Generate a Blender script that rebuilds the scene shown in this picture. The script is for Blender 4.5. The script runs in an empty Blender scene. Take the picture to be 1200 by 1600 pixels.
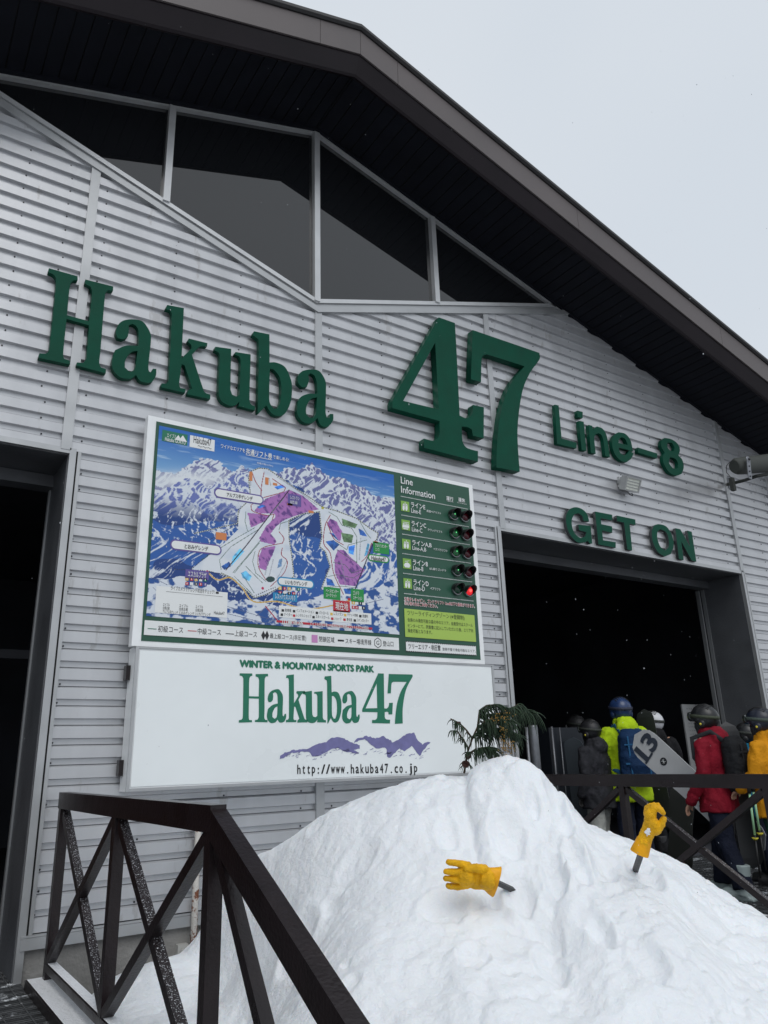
import bpy, bmesh, math, random
import numpy as np
from mathutils import Vector, Matrix, noise as mnoise
random.seed(7); rng = np.random.RandomState(5)
S = bpy.context.scene
# ------------------------------------------------------------------ camera
F, YAW, PITCH, ROLL = 1176.56, 0.5946947, 0.3157045, -0.0317507
CAMZ = 1.2
W = 5.491                                   # the front wall plane, metres in front of the camera
cy_, sy_ = math.cos(YAW), math.sin(YAW)
_f = np.array([sy_, cy_, 0]); _r = np.array([cy_, -sy_, 0]); _u = np.array([0, 0, 1.])
FW = _f*math.cos(PITCH)+_u*math.sin(PITCH); _u2 = -_f*math.sin(PITCH)+_u*math.cos(PITCH)
RR = _r*math.cos(ROLL)+_u2*math.sin(ROLL); UU = -_r*math.sin(ROLL)+_u2*math.cos(ROLL)
cd = bpy.data.cameras.new('camera'); cam = bpy.data.objects.new('camera', cd); S.collection.objects.link(cam)
cd.sensor_fit = 'VERTICAL'; cd.sensor_height = 36; cd.lens = F/1600*36; cd.clip_start = .05; cd.clip_end = 2000
M = Matrix.Identity(4)
for i in range(3):
    M[i][0] = RR[i]; M[i][1] = UU[i]; M[i][2] = -FW[i]
M[2][3] = CAMZ
cam.matrix_world = M; S.camera = cam
S.render.resolution_x = 768; S.render.resolution_y = 1024
S.view_settings.view_transform = 'Standard'; S.view_settings.look = 'None'
S.view_settings.exposure = 0.0; S.view_settings.gamma = 1
# ------------------------------------------------------------------ sky and sun
wd = bpy.data.worlds.new('World'); S.world = wd; wd.use_nodes = True
nt = wd.node_tree; N = nt.nodes; L = nt.links; N.clear()
SUN_EL, SUN_AZ = math.radians(52), math.radians(200)
sky = N.new('ShaderNodeTexSky'); sky.sky_type = 'NISHITA'; sky.sun_disc = False
sky.sun_elevation = SUN_EL; sky.sun_rotation = SUN_AZ; sky.air_density = 1.0; sky.dust_density = 4
sc = N.new('ShaderNodeVectorMath'); sc.operation = 'SCALE'; sc.inputs['Scale'].default_value = 0.07
L.new(sky.outputs[0], sc.inputs[0])
mx = N.new('ShaderNodeMix'); mx.data_type = 'RGBA'; mx.inputs[0].default_value = .93
tc = N.new('ShaderNodeTexCoord'); nz = N.new('ShaderNodeTexNoise'); nz.inputs['Scale'].default_value = 1.6; nz.inputs['Detail'].default_value = 3
L.new(tc.outputs['Generated'], nz.inputs['Vector'])
rp = N.new('ShaderNodeValToRGB'); rp.color_ramp.elements[0].position = .3; rp.color_ramp.elements[1].position = .72
rp.color_ramp.elements[0].color = (.69, .75, .82, 1); rp.color_ramp.elements[1].color = (.765, .81, .86, 1)
L.new(nz.outputs[0], rp.inputs[0])
L.new(sc.outputs[0], mx.inputs[6]); L.new(rp.outputs[0], mx.inputs[7])
bg = N.new('ShaderNodeBackground'); bg.inputs[1].default_value = 1.0
ow = N.new('ShaderNodeOutputWorld'); L.new(mx.outputs[2], bg.inputs[0]); L.new(bg.outputs[0], ow.inputs[0])
sd = bpy.data.lights.new('sun', 'SUN'); sd.energy = 1.15; sd.angle = math.radians(40); sd.color = (1, .985, .96)
so = bpy.data.objects.new('sun', sd); S.collection.objects.link(so)
_sv = Vector((math.sin(SUN_AZ)*math.cos(SUN_EL), math.cos(SUN_AZ)*math.cos(SUN_EL), math.sin(SUN_EL)))
so.rotation_euler = _sv.to_track_quat('Z', 'Y').to_euler(); so.location = (0, -3, 15)

# ------------------------------------------------------------------ survey helpers (photo measurements -> metres)
def ray(px, py): return RR*(px-600)/F - UU*(py-800)/F + FW
def onY(px, py, y): q = ray(px, py); q = q*y/q[1]; return Vector((q[0], y, q[2]+CAMZ))
def onX(px, py, x): q = ray(px, py); q = q*x/q[0]; return Vector((x, q[1], q[2]+CAMZ))
def onZ(px, py, z): q = ray(px, py); q = q*(z-CAMZ)/q[2]; return Vector((q[0], q[1], z))
def onD(px, py, d): q = ray(px, py)*d; return Vector((q[0], q[1], q[2]+CAMZ))
def project(P):
    v = P-np.array([0, 0, CAMZ]); w = v@FW
    return 600+F*(v@RR)/w, 800-F*(v@UU)/w
# ------------------------------------------------------------------ materials
MATS = {}
def mat(name, col, rough=.6, metal=0, bump=0, bscale=20, var=0, vscale=3, emit=None, estr=0, spec=None, stretch=None, coat=0, wear=None):
    if name in MATS: return MATS[name]
    m = bpy.data.materials.new(name); m.use_nodes = True; MATS[name] = m
    n = m.node_tree.nodes; l = m.node_tree.links; b = n['Principled BSDF']
    b.inputs['Base Color'].default_value = (*col, 1); b.inputs['Roughness'].default_value = rough; b.inputs['Metallic'].default_value = metal
    if spec is not None: b.inputs['Specular IOR Level'].default_value = spec
    if coat: b.inputs['Coat Weight'].default_value = coat
    if emit: b.inputs['Emission Color'].default_value = (*emit, 1); b.inputs['Emission Strength'].default_value = estr
    if bump or var or wear:
        t = n.new('ShaderNodeTexCoord'); mp = n.new('ShaderNodeMapping'); l.new(t.outputs['Object'], mp.inputs[0])
        if stretch: mp.inputs['Scale'].default_value = stretch
    if bump:
        z = n.new('ShaderNodeTexNoise'); z.inputs['Scale'].default_value = bscale; z.inputs['Detail'].default_value = 6
        l.new(mp.outputs[0], z.inputs['Vector']); bp = n.new('ShaderNodeBump'); bp.inputs['Strength'].default_value = min(1, bump); bp.inputs['Distance'].default_value = .02
        l.new(z.outputs[0], bp.inputs['Height']); l.new(bp.outputs[0], b.inputs['Normal'])
    last = None
    if var:
        z = n.new('ShaderNodeTexNoise'); z.inputs['Scale'].default_value = vscale; z.inputs['Detail'].default_value = 5
        l.new(mp.outputs[0], z.inputs['Vector'])
        r = n.new('ShaderNodeMapRange'); r.inputs['From Min'].default_value = .3; r.inputs['From Max'].default_value = .7
        r.inputs['To Min'].default_value = 1-var; r.inputs['To Max'].default_value = 1+var
        l.new(z.outputs[0], r.inputs['Value'])
        h = n.new('ShaderNodeVectorMath'); h.operation = 'SCALE'; h.inputs[0].default_value = col; l.new(r.outputs[0], h.inputs['Scale'])
        l.new(h.outputs[0], b.inputs['Base Color']); last = h.outputs[0]
        r2 = n.new('ShaderNodeMapRange'); r2.inputs['To Min'].default_value = max(.02, rough-.12); r2.inputs['To Max'].default_value = min(1, rough+.12)
        l.new(z.outputs[0], r2.inputs['Value']); l.new(r2.outputs[0], b.inputs['Roughness'])
    if wear:                                # (colour, scale, threshold, up_only)
        wc, ws, wt, up = wear
        z = n.new('ShaderNodeTexNoise'); z.inputs['Scale'].default_value = ws; z.inputs['Detail'].default_value = 8; z.inputs['Roughness'].default_value = .7
        l.new(mp.outputs[0], z.inputs['Vector'])
        r = n.new('ShaderNodeMapRange'); r.inputs['From Min'].default_value = wt; r.inputs['From Max'].default_value = wt+.05
        l.new(z.outputs[0], r.inputs['Value']); fac = r.outputs[0]
        if up:
            g = n.new('ShaderNodeNewGeometry'); sx = n.new('ShaderNodeSeparateXYZ'); l.new(g.outputs['Normal'], sx.inputs[0])
            r3 = n.new('ShaderNodeMapRange'); r3.inputs['From Min'].default_value = .08; r3.inputs['From Max'].default_value = .3; l.new(sx.outputs[2], r3.inputs['Value'])
            mu = n.new('ShaderNodeMath'); mu.operation = 'MULTIPLY'; l.new(fac, mu.inputs[0]); l.new(r3.outputs[0], mu.inputs[1]); fac = mu.outputs[0]
        m2 = n.new('ShaderNodeMix'); m2.data_type = 'RGBA'; l.new(fac, m2.inputs[0])
        if last: l.new(last, m2.inputs[6])
        else: m2.inputs[6].default_value = (*col, 1)
        m2.inputs[7].default_value = (*wc, 1); l.new(m2.outputs[2], b.inputs['Base Color'])
    return m
M_side = mat('aluminium_siding', (.545, .553, .572), .36, .5, bump=.06, bscale=5, var=.07, vscale=2.2, stretch=(2.2, 1, .5), wear=((.45, .45, .455), 3.2, .60, False))
M_trim = mat('aluminium_trim', (.45, .46, .47), .4, .6, var=.08, vscale=4)
M_frame = mat('window_frame_metal', (.60, .61, .62), .35, .5, var=.06, vscale=6)
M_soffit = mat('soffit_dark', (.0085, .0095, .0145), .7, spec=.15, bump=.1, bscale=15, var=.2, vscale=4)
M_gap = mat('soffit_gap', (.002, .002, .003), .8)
M_fas1 = mat('fascia_lower_brown', (.013, .009, .012), .45, 0, spec=.25, bump=.05, bscale=5, var=.2, vscale=2)
M_fas2 = mat('fascia_upper_grey', (.105, .09, .09), .5, 0, bump=.04, bscale=4, var=.1, vscale=1.5)
M_roof = mat('roof_edge_black', (.018, .017, .018), .6, bump=.3, bscale=12, var=.3, vscale=8)
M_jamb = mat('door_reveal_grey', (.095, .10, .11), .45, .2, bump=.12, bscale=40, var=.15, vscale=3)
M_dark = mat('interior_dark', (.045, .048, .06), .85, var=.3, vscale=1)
M_conc = mat('concrete', (.24, .235, .225), .85, bump=.4, bscale=30, var=.3, vscale=3.5, wear=((.07, .065, .055), 4, .58, False))
M_green = mat('green_letter_paint', (.001, .062, .036), .5, spec=.15, bump=.06, bscale=60, var=.12, vscale=6, wear=((.03, .12, .085), 45, .72, False))
M_brown = mat('railing_brown_paint', (.012, .007, .008), .33, .1, bump=.12, bscale=70, var=.25, vscale=9)
M_brownsnow = mat('railing_brown_dusted', (.012, .007, .008), .36, .1, bump=.12, bscale=70, var=.25, vscale=9, wear=((.8, .82, .86), 170, .57, True))
M_white = mat('sign_white', (.83, .87, .88), .3, 0, var=.03, vscale=2)
M_wframe = mat('sign_frame_white', (.84, .86, .87), .4, 0, var=.06, vscale=5)
M_sgreen = mat('sign_green', (.018, .085, .052), .4, var=.05, vscale=4)
M_pgreen = mat('print_green', (.012, .17, .098), .45)
M_purple = mat('print_purple', (.17, .165, .36), .5, var=.12, vscale=20)
M_black = mat('print_black', (.015, .016, .02), .5)
M_pwhite = mat('print_white', (.78, .80, .80), .5)
M_red = mat('print_red', (.5, .02, .04), .5)
M_lime = mat('print_lime', (.38, .55, .10), .5)
M_limed = mat('print_icon_green', (.22, .42, .07), .5)
M_pblue = mat('print_blue', (.02, .25, .5), .5)
M_pviolet = mat('print_violet', (.12, .09, .32), .5)
M_plab = mat('print_label_green', (.015, .27, .06), .5)
M_ppink = mat('print_pink', (.55, .24, .50), .5)
M_pyel = mat('print_yellow', (.72, .47, .08), .5)
M_screw = mat('screw_dark', (.03, .03, .035), .4, .5)
M_rub = mat('black_rubber', (.012, .012, .013), .5, bump=.1, bscale=50)

# ------------------------------------------------------------------ object helpers
def link(o): S.collection.objects.link(o); return o
def tag(o, label=None, cat=None, group=None, kind=None):
    if label: o['label'] = label
    if cat: o['category'] = cat
    if group: o['group'] = group
    if kind: o['kind'] = kind
    return o
def thing(name, loc, label, cat, group=None, rz=0):
    o = link(bpy.data.objects.new(name, None)); o.location = loc; o.rotation_euler = (0, 0, rz); o.empty_display_size = .2
    return tag(o, label, cat, group)
def obj(name, bm, m, parent=None, smooth=False, world=True):
    """bm in world coordinates when world=True (made local to an unrotated parent), else local"""
    me = bpy.data.meshes.new(name)
    if world and parent is not None:
        off = Vector((0, 0, 0)); p = parent
        while p is not None: off += p.location; p = p.parent
        bmesh.ops.translate(bm, verts=bm.verts, vec=-off)
    bmesh.ops.recalc_face_normals(bm, faces=bm.faces) if smooth != 'keep' else None
    bm.to_mesh(me); bm.free()
    for mm in (m if isinstance(m, (list, tuple)) else [m]): me.materials.append(mm)
    if smooth: me.polygons.foreach_set('use_smooth', [True]*len(me.polygons))
    o = link(bpy.data.objects.new(name, me)); o.parent = parent
    return o
def at_origin(o):
    """put the origin of a top-level mesh at its base"""
    me = o.data; n = len(me.vertices); co = np.empty(n*3, 'f'); me.vertices.foreach_get('co', co); co = co.reshape(-1, 3)
    c = Vector(((co[:, 0].min()+co[:, 0].max())/2, (co[:, 1].min()+co[:, 1].max())/2, co[:, 2].min())).to_tuple()
    co -= np.array(c, 'f'); me.vertices.foreach_set('co', co.ravel()); o.location = Vector(c)+o.location; me.update(); return o
def box(bm, x0, x1, y0, y1, z0, z1, mi=0):
    v = [bm.verts.new(p) for p in ((x0, y0, z0), (x1, y0, z0), (x1, y1, z0), (x0, y1, z0), (x0, y0, z1), (x1, y0, z1), (x1, y1, z1), (x0, y1, z1))]
    for q in ((0, 3, 2, 1), (4, 5, 6, 7), (0, 1, 5, 4), (1, 2, 6, 5), (2, 3, 7, 6), (3, 0, 4, 7)):
        f = bm.faces.new([v[i] for i in q]); f.material_index = mi
    return v
def boxes(*bs):
    bm = bmesh.new()
    for b in bs: box(bm, *b)
    return bm
def bar(bm, a, b, w, h, up=(0, 0, 1), mi=0):
    """rectangular bar from a to b: w across, h along 'up'"""
    a = Vector(a); b = Vector(b); d = (b-a).normalized(); s = d.cross(Vector(up)).normalized(); u = s.cross(d).normalized()
    v = []
    for p in (a, b):
        for i, j in ((-1, -1), (1, -1), (1, 1), (-1, 1)): v.append(bm.verts.new(p+s*(i*w/2)+u*(j*h/2)))
    for q in ((0, 1, 2, 3), (7, 6, 5, 4), (0, 4, 5, 1), (1, 5, 6, 2), (2, 6, 7, 3), (3, 7, 4, 0)):
        f = bm.faces.new([v[i] for i in q]); f.material_index = mi
def tube(bm, pts, rad, seg=8, mi=0, cap=True, flat=1.0, side=None):
    pts = [Vector(p) for p in pts]; n = len(pts)
    rad = rad if isinstance(rad, (list, tuple)) else [rad]*n
    rings = []; prev = None
    for i, p in enumerate(pts):
        d = (pts[min(i+1, n-1)]-pts[max(i-1, 0)]).normalized()
        if prev is None:
            ref = Vector(side) if side is not None else (Vector((0, 0, 1)) if abs(d.z) < .9 else Vector((1, 0, 0)))
            s = (ref - d*ref.dot(d)).normalized()
        else: s = (prev - d*prev.dot(d)).normalized()
        prev = s; t = d.cross(s)
        rings.append([bm.verts.new(p+(s*math.cos(a)+t*(math.sin(a)*flat))*rad[i]) for a in [2*math.pi*k/seg for k in range(seg)]])
    for a, b in zip(rings, rings[1:]):
        for k in range(seg):
            f = bm.faces.new((a[k], a[(k+1) % seg], b[(k+1) % seg], b[k])); f.material_index = mi; f.smooth = True
    if cap:
        bm.faces.new(rings[0][::-1]).material_index = mi; bm.faces.new(rings[-1]).material_index = mi
def ball(bm, c, r, seg=12, mi=0, rot=None):
    r = (r, r, r) if not isinstance(r, (tuple, list)) else r
    g = bmesh.ops.create_uvsphere(bm, u_segments=seg, v_segments=max(6, seg*2//3), radius=1)
    m_ = Matrix.Translation(Vector(c)) @ (rot.to_4x4() if rot else Matrix.Identity(4)) @ Matrix.Diagonal((*r, 1))
    bmesh.ops.transform(bm, matrix=m_, verts=g['verts'])
    for v in g['verts']:
        for f in v.link_faces: f.material_index = mi; f.smooth = True
def loft(bm, rings, seg=20, mi=0):
    """rings: (center, rx, ry) stacked, horizontal ellipses"""
    R_ = []
    for (c, rx, ry) in rings:
        R_.append([bm.verts.new((c[0]+rx*math.cos(a), c[1]+ry*math.sin(a), c[2])) for a in [2*math.pi*k/seg for k in range(seg)]])
    for a, b in zip(R_, R_[1:]):
        for k in range(seg): bm.faces.new((a[k], a[(k+1) % seg], b[(k+1) % seg], b[k])).smooth = True
    bm.faces.new(R_[0][::-1]); bm.faces.new(R_[-1])
def remesh(name, bm, voxel, m, parent, it=6, amp=0, freq=8, decimate=None, world=False, mat_fn=None, ridg=0):
    me = bpy.data.meshes.new('tmp'); bmesh.ops.recalc_face_normals(bm, faces=bm.faces); bm.to_mesh(me); bm.free()
    o = link(bpy.data.objects.new('tmp', me))
    r = o.modifiers.new('r', 'REMESH'); r.mode = 'VOXEL'; r.voxel_size = voxel; r.use_smooth_shade = True
    s_ = o.modifiers.new('s', 'SMOOTH'); s_.iterations = it; s_.factor = .5
    dg = bpy.context.evaluated_depsgraph_get(); ev = o.evaluated_get(dg); m2 = bpy.data.meshes.new_from_object(ev)
    bpy.data.objects.remove(o)
    b2 = bmesh.new(); b2.from_mesh(m2); bpy.data.meshes.remove(m2)
    if amp:
        b2.normal_update()
        mv = []
        for v in b2.verts:
            p = v.co*freq; q = Vector((p.x, p.y, p.z*(.55 if freq < 20 else 1)))
            w1 = 1-abs(mnoise.noise(q+Vector((3, 1, 7)))*2); w2 = mnoise.noise(q*2.3)+.8*(1-abs(mnoise.noise(Vector((p.x+p.z, p.y-p.z, p.z*2))*1.7)*2))-.5
            mv.append(v.normal*(amp*(w1*.9+w2*.5-.3)))
        for v, d in zip(b2.verts, mv): v.co += d
    if world and parent is not None: bmesh.ops.translate(b2, verts=b2.verts, vec=-parent.location)
    for f in b2.faces: f.smooth = True
    me = bpy.data.meshes.new(name); b2.to_mesh(me); b2.free()
    me.materials.append(m)
    o = link(bpy.data.objects.new(name, me)); o.parent = parent
    return o
# ------------------------------------------------------------------ 2D outlines
def smooth_outline(P, closed=True, corner=46, n=5):
    """Catmull-Rom through the traced points; sharp turns stay corners"""
    P = [Vector((p[0], p[1])) for p in P]; k = len(P); out = []
    def turn(i):
        a = P[i]-P[i-1]; b = P[(i+1) % k]-P[i]
        return math.degrees(abs(a.angle(b, 0)))
    cor = [turn(i) > corner for i in range(k)]
    for i in range(k):
        p1 = P[i]; p2 = P[(i+1) % k]; d = (p2-p1).length
        t1 = (p2-P[i-1])*.5; t2 = (P[(i+2) % k]-p1)*.5
        if cor[i]: t1 = (p2-p1)
        if cor[(i+1) % k]: t2 = (p2-p1)
        if t1.length > 1e-6: t1 = t1.normalized()*min(t1.length, d*1.1)
        if t2.length > 1e-6: t2 = t2.normalized()*min(t2.length, d*1.1)
        if cor[i] and cor[(i+1) % k]: out.append(p1); continue
        for j in range(n):
            s = j/n; h1 = 2*s**3-3*s*s+1; h2 = s**3-2*s*s+s; h3 = -2*s**3+3*s*s; h4 = s**3-s*s
            out.append(p1*h1+t1*h2+p2*h3+t2*h4)
    return out
def flat_mesh(polys, y, m, name, parent, thick=0, bevel=0):
    """polys: loops in (x,z) on the plane y (holes by nesting), optional thickness going back from y"""
    cu = bpy.data.curves.new('c', 'CURVE'); cu.dimensions = '2D'; cu.fill_mode = 'BOTH'
    for lp in polys:
        sp = cu.splines.new('POLY'); sp.points.add(len(lp)-1); sp.use_cyclic_u = True
        for i, p in enumerate(lp): sp.points[i].co = (p[0], p[1], 0, 1)
    cu.extrude = thick/2; cu.bevel_depth = bevel; cu.bevel_resolution = 1
    if bevel: cu.offset = -bevel
    o = bpy.data.objects.new('c', cu); link(o)
    me = bpy.data.meshes.new_from_object(o.evaluated_get(bpy.context.evaluated_depsgraph_get()))
    bpy.data.objects.remove(o)
    return place_flat(me, y, m, name, parent, thick)
def place_flat(me, y, m, name, parent, thick=0):
    n = len(me.vertices); co = np.empty(n*3, 'f'); me.vertices.foreach_get('co', co); co = co.reshape(-1, 3)
    new = np.stack([co[:, 0], (y+thick/2)-co[:, 2], co[:, 1]], 1)
    if parent is not None:
        off = Vector((0, 0, 0)); p = parent
        while p is not None: off += p.location; p = p.parent
        new -= np.array(off, 'f')
    me.vertices.foreach_set('co', new.ravel().astype('f')); me.name = name
    me.materials.clear(); me.materials.append(m); me.update()
    o = link(bpy.data.objects.new(name, me)); o.parent = parent
    return o
def text_mesh(s, bold=0, space=1.0):
    cu = bpy.data.curves.new('t', 'FONT'); cu.body = s; cu.size = 1; cu.offset = bold; cu.space_character = space; cu.resolution_u = 3
    o = link(bpy.data.objects.new('t', cu))
    me = bpy.data.meshes.new_from_object(o.evaluated_get(bpy.context.evaluated_depsgraph_get())); bpy.data.objects.remove(o)
    n = len(me.vertices); co = np.zeros(n*3, 'f'); me.vertices.foreach_get('co', co)
    return me, co.reshape(-1, 3)
class Print:
    """collects flat printed shapes of one colour lying on one plane, as one mesh"""
    def __init__(self): self.v = []; self.f = []
    def add(self, co, faces):
        b = len(self.v); self.v += [tuple(c) for c in co]; self.f += [[b+i for i in f] for f in faces]
    def text(self, s, pL, w, h, bold=0, space=1.0):
        """pL=(x,z) lower left of the ink; w,h ink size in metres"""
        me, co = text_mesh(s, 0, space)
        if len(co) == 0: return
        mn = co.min(0); mx_ = co.max(0); sx = w/(mx_[0]-mn[0]); sz = h/(mx_[1]-mn[1]); fs = [list(p.vertices) for p in me.polygons]; bpy.data.meshes.remove(me)
        sh_ = [(0, 0)] if bold <= 0 else [(-1, 0), (1, 0), (0, .8), (0, -.8), (0, 0)]
        for i, (a, b) in enumerate(sh_):
            self.add([(pL[0]+(c[0]-mn[0]+a*bold)*sx, pL[1]+(c[1]-mn[1]+b*bold)*sz, -.00025*i) for c in co], fs)
    def poly(self, loops):
        cu = bpy.data.curves.new('c', 'CURVE'); cu.dimensions = '2D'; cu.fill_mode = 'BOTH'
        for lp in loops:
            sp = cu.splines.new('POLY'); sp.points.add(len(lp)-1); sp.use_cyclic_u = True
            for i, p in enumerate(lp): sp.points[i].co = (p[0], p[1], 0, 1)
        o = link(bpy.data.objects.new('c', cu)); me = bpy.data.meshes.new_from_object(o.evaluated_get(bpy.context.evaluated_depsgraph_get())); bpy.data.objects.remove(o)
        self.add([(v.co.x, v.co.y) for v in me.vertices], [list(p.vertices) for p in me.polygons])
    def rect(self, x0, x1, z0, z1): self.add([(x0, z0), (x1, z0), (x1, z1), (x0, z1)], [[0, 1, 2, 3]])
    def build(self, name, y, m, parent):
        off = Vector((0, 0, 0)); p = parent
        while p is not None: off += p.location; p = p.parent
        me = bpy.data.meshes.new(name); me.from_pydata([(a[0]-off.x, y-off.y+(a[2] if len(a) > 2 else 0), a[1]-off.z) for a in self.v], [], self.f); me.materials.append(m)
        o = link(bpy.data.objects.new(name, me)); o.parent = parent; return o
# ================================================================== BUILDING
def zr(x): return 7.435-(.32*(3-x) if x < 3 else .285*(x-3))
def zl(x): return 5.263+.325*abs(x-3)
TIPR, TIPL = 6.56, -.37
DL0, DL1, DR0, DR1, DH = -3.42, .943, 5.124, 9.36, 3.37      # door openings
bld = thing('lift_station', (3, W, 0), 'silver ribbed metal station with dark gable roof, two open doorways and high gable windows', 'building')
PITCHZ = .12576
PROF = [(0, .028), (.50, .028), (.545, 0), (.82, 0), (.825, -.009), (.855, -.009), (.862, .002), (.93, .028), (1.0, .028)]
def siding(bm, x0, x1, z0, lines):
    b = bmesh.new(); zt = max(a+s*x for a, s in lines for x in (x0, x1))+.1
    ph = 3.267+.56*PITCHZ
    k = math.ceil((zt-ph)/PITCHZ); pts = []
    z = ph+k*PITCHZ
    while z > z0-PITCHZ:
        for u, o in PROF[:-1]: pts.append((z-u*PITCHZ, o))
        z -= PITCHZ
    xs = [x0, x1]
    vs = [[b.verts.new((x, W-o, zz)) for x in xs] for zz, o in pts]
    for a, c in zip(vs, vs[1:]): b.faces.new((a[0], c[0], c[1], a[1]))
    for a, s in lines+[(None, None)]:
        if a is None: co, no = Vector((0, 0, z0)), Vector((0, 0, -1))
        else: co, no = Vector((0, 0, a)), Vector((-s, 0, 1))
        bmesh.ops.bisect_plane(b, geom=b.verts[:]+b.edges[:]+b.faces[:], plane_co=co, plane_no=no, clear_outer=True)
    me = bpy.data.meshes.new('t'); b.to_mesh(me); b.free(); bm.from_mesh(me); bpy.data.meshes.remove(me)
rl, rr_ = [(7.435-.96, .32)], [(7.435+.285*3, -.285)]
wl, wr = [(5.263+.975, -.325)], [(5.263-.975, .325)]
bm = bmesh.new()
siding(bm, -6, DL0, .25, rl); siding(bm, DL0, TIPL, DH+.045, rl); siding(bm, TIPL, .92, DH+.045, wl); siding(bm, .92, .985, DH+.045, wl); siding(bm, .985, 3.0, .25, wl)
siding(bm, 3.0, 5.085, .25, wr); siding(bm, 5.085, 5.15, DH+.045, wr); siding(bm, 5.15, TIPR, DH+.045, wr); siding(bm, TIPR, 9.36, DH+.045, rr_); siding(bm, 9.36, 9.40, DH+.045, rr_); siding(bm, 9.40, 10.44, .25, rr_); siding(bm, 10.44, 12, .25, rr_)
for f in bm.faces:
    if f.normal.y > 0: f.normal_flip()
me = bpy.data.meshes.new('wall_siding'); bmesh.ops.translate(bm, verts=bm.verts, vec=-bld.location); bm.to_mesh(me); bm.free(); me.materials.append(M_side)
o = link(bpy.data.objects.new('wall_siding', me)); o.parent = bld
# wall core behind the siding: gives the door reveals their depth
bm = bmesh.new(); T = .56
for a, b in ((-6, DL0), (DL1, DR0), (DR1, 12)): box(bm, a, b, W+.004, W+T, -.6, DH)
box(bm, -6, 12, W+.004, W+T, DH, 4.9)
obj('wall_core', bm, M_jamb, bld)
for x, z0, z1 in ((.92, DH+.03, zl(.92)), (3.01, .25, zl(3)), (5.155, DH+.03, zl(5.15)), (9.395, DH+.03, zr(9.4)), (9.40, .25, DH-.0), (10.46, .25, zr(10.46)), (-3.42, .25, zr(-3.42))):
    if x in (9.40,): continue
    bm = bmesh.new(); box(bm, x-.036, x+.036, W-.042, W+.002, z0, z1-.02)
    obj('batten', bm, M_trim, bld)
bm = bmesh.new()
x_ = []
for (sx0, sx1, zb, top, cols) in ((-2.8, .9, DH+.1, zl, [-2.6, -2.0, -1.4, -.8, -.18, .42, .74]), (.95, 2.97, .3, zl, [1.033, 1.633, 2.233, 2.86]), (3.05, 5.1, .3, zl, [3.139, 3.74, 4.36, 4.97]),
                                  (5.2, 9.3, DH+.05, lambda x: min(zl(x), zr(x)), [5.274, 5.912, 6.55, 7.2, 7.86, 8.5, 9.156]), (9.45, 12, .3, zr, [9.46, 10.05, 10.36, 10.6, 11.2])):
    k0 = int((8-zb)/PITCHZ)
    for cx in cols:
        for k in range(-40, 40):
            z = 3.267-.16*PITCHZ-k*PITCHZ
            if zb < z < top(cx)-.1:
                xx = cx+rng.normal(0, .008); zz = z+rng.normal(0, .002)
                tube(bm, [(xx, W-.0005, zz), (xx, W-.006, zz)], .0065, 6)
o = obj('screw', bm, M_screw, bld); tag(o, kind='stuff')
# door trims
for (a, b) in ((DL0, DL1), (DR0, DR1)):
    bm = boxes((a-.05, a-.004, W-.042, W+.03, .0, DH+.045), (b+.004, b+.05, W-.042, W+.03, .0, DH+.045), (a-.004, b+.004, W-.038, W+.03, DH+.004, DH+.045))
    box(bm, a-.085, a-.062, W-.040, W+.003, .25, DH+.03); box(bm, b+.062, b+.085, W-.040, W+.003, .25, DH+.03)
    tr = obj('door_trim', bm, M_trim, bld)
    obj('trim_joint', boxes((a-.0615, a-.0505, W-.0315, W+.003, .25, DH+.03), (b+.0505, b+.0615, W-.0315, W+.003, .25, DH+.03)), M_gap, bld)
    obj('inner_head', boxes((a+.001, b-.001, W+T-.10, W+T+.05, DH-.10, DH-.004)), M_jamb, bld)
    bm = boxes((a+.001, a+.014, W+T-.02, W+T+.03, 0, DH-.1), (b-.014, b-.001, W+T-.02, W+T+.03, 0, DH-.1))
    if a > 0: box(bm, b-.06, b-.035, W+T+.03, W+T+.08, 0, DH-.11)
    obj('inner_frame', bm, mat('dull_trim', (.26, .27, .28), .45, .5), bld)
bm = boxes((.96, 5.1, W-.012, W+.003, -.6, .165)); obj('plinth', bm, M_conc, bld)
bm = boxes((.965, 5.09, W-.05, W+.003, .17, .235)); bar(bm, (.965, W-.03, .243), (5.09, W-.03, .243), .035, .012); obj('base_flashing', bm, M_trim, bld)
bm = boxes((9.42, 12, W-.012, W+.003, -.6, .245)); obj('plinth', bm, M_conc, bld)
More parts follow.
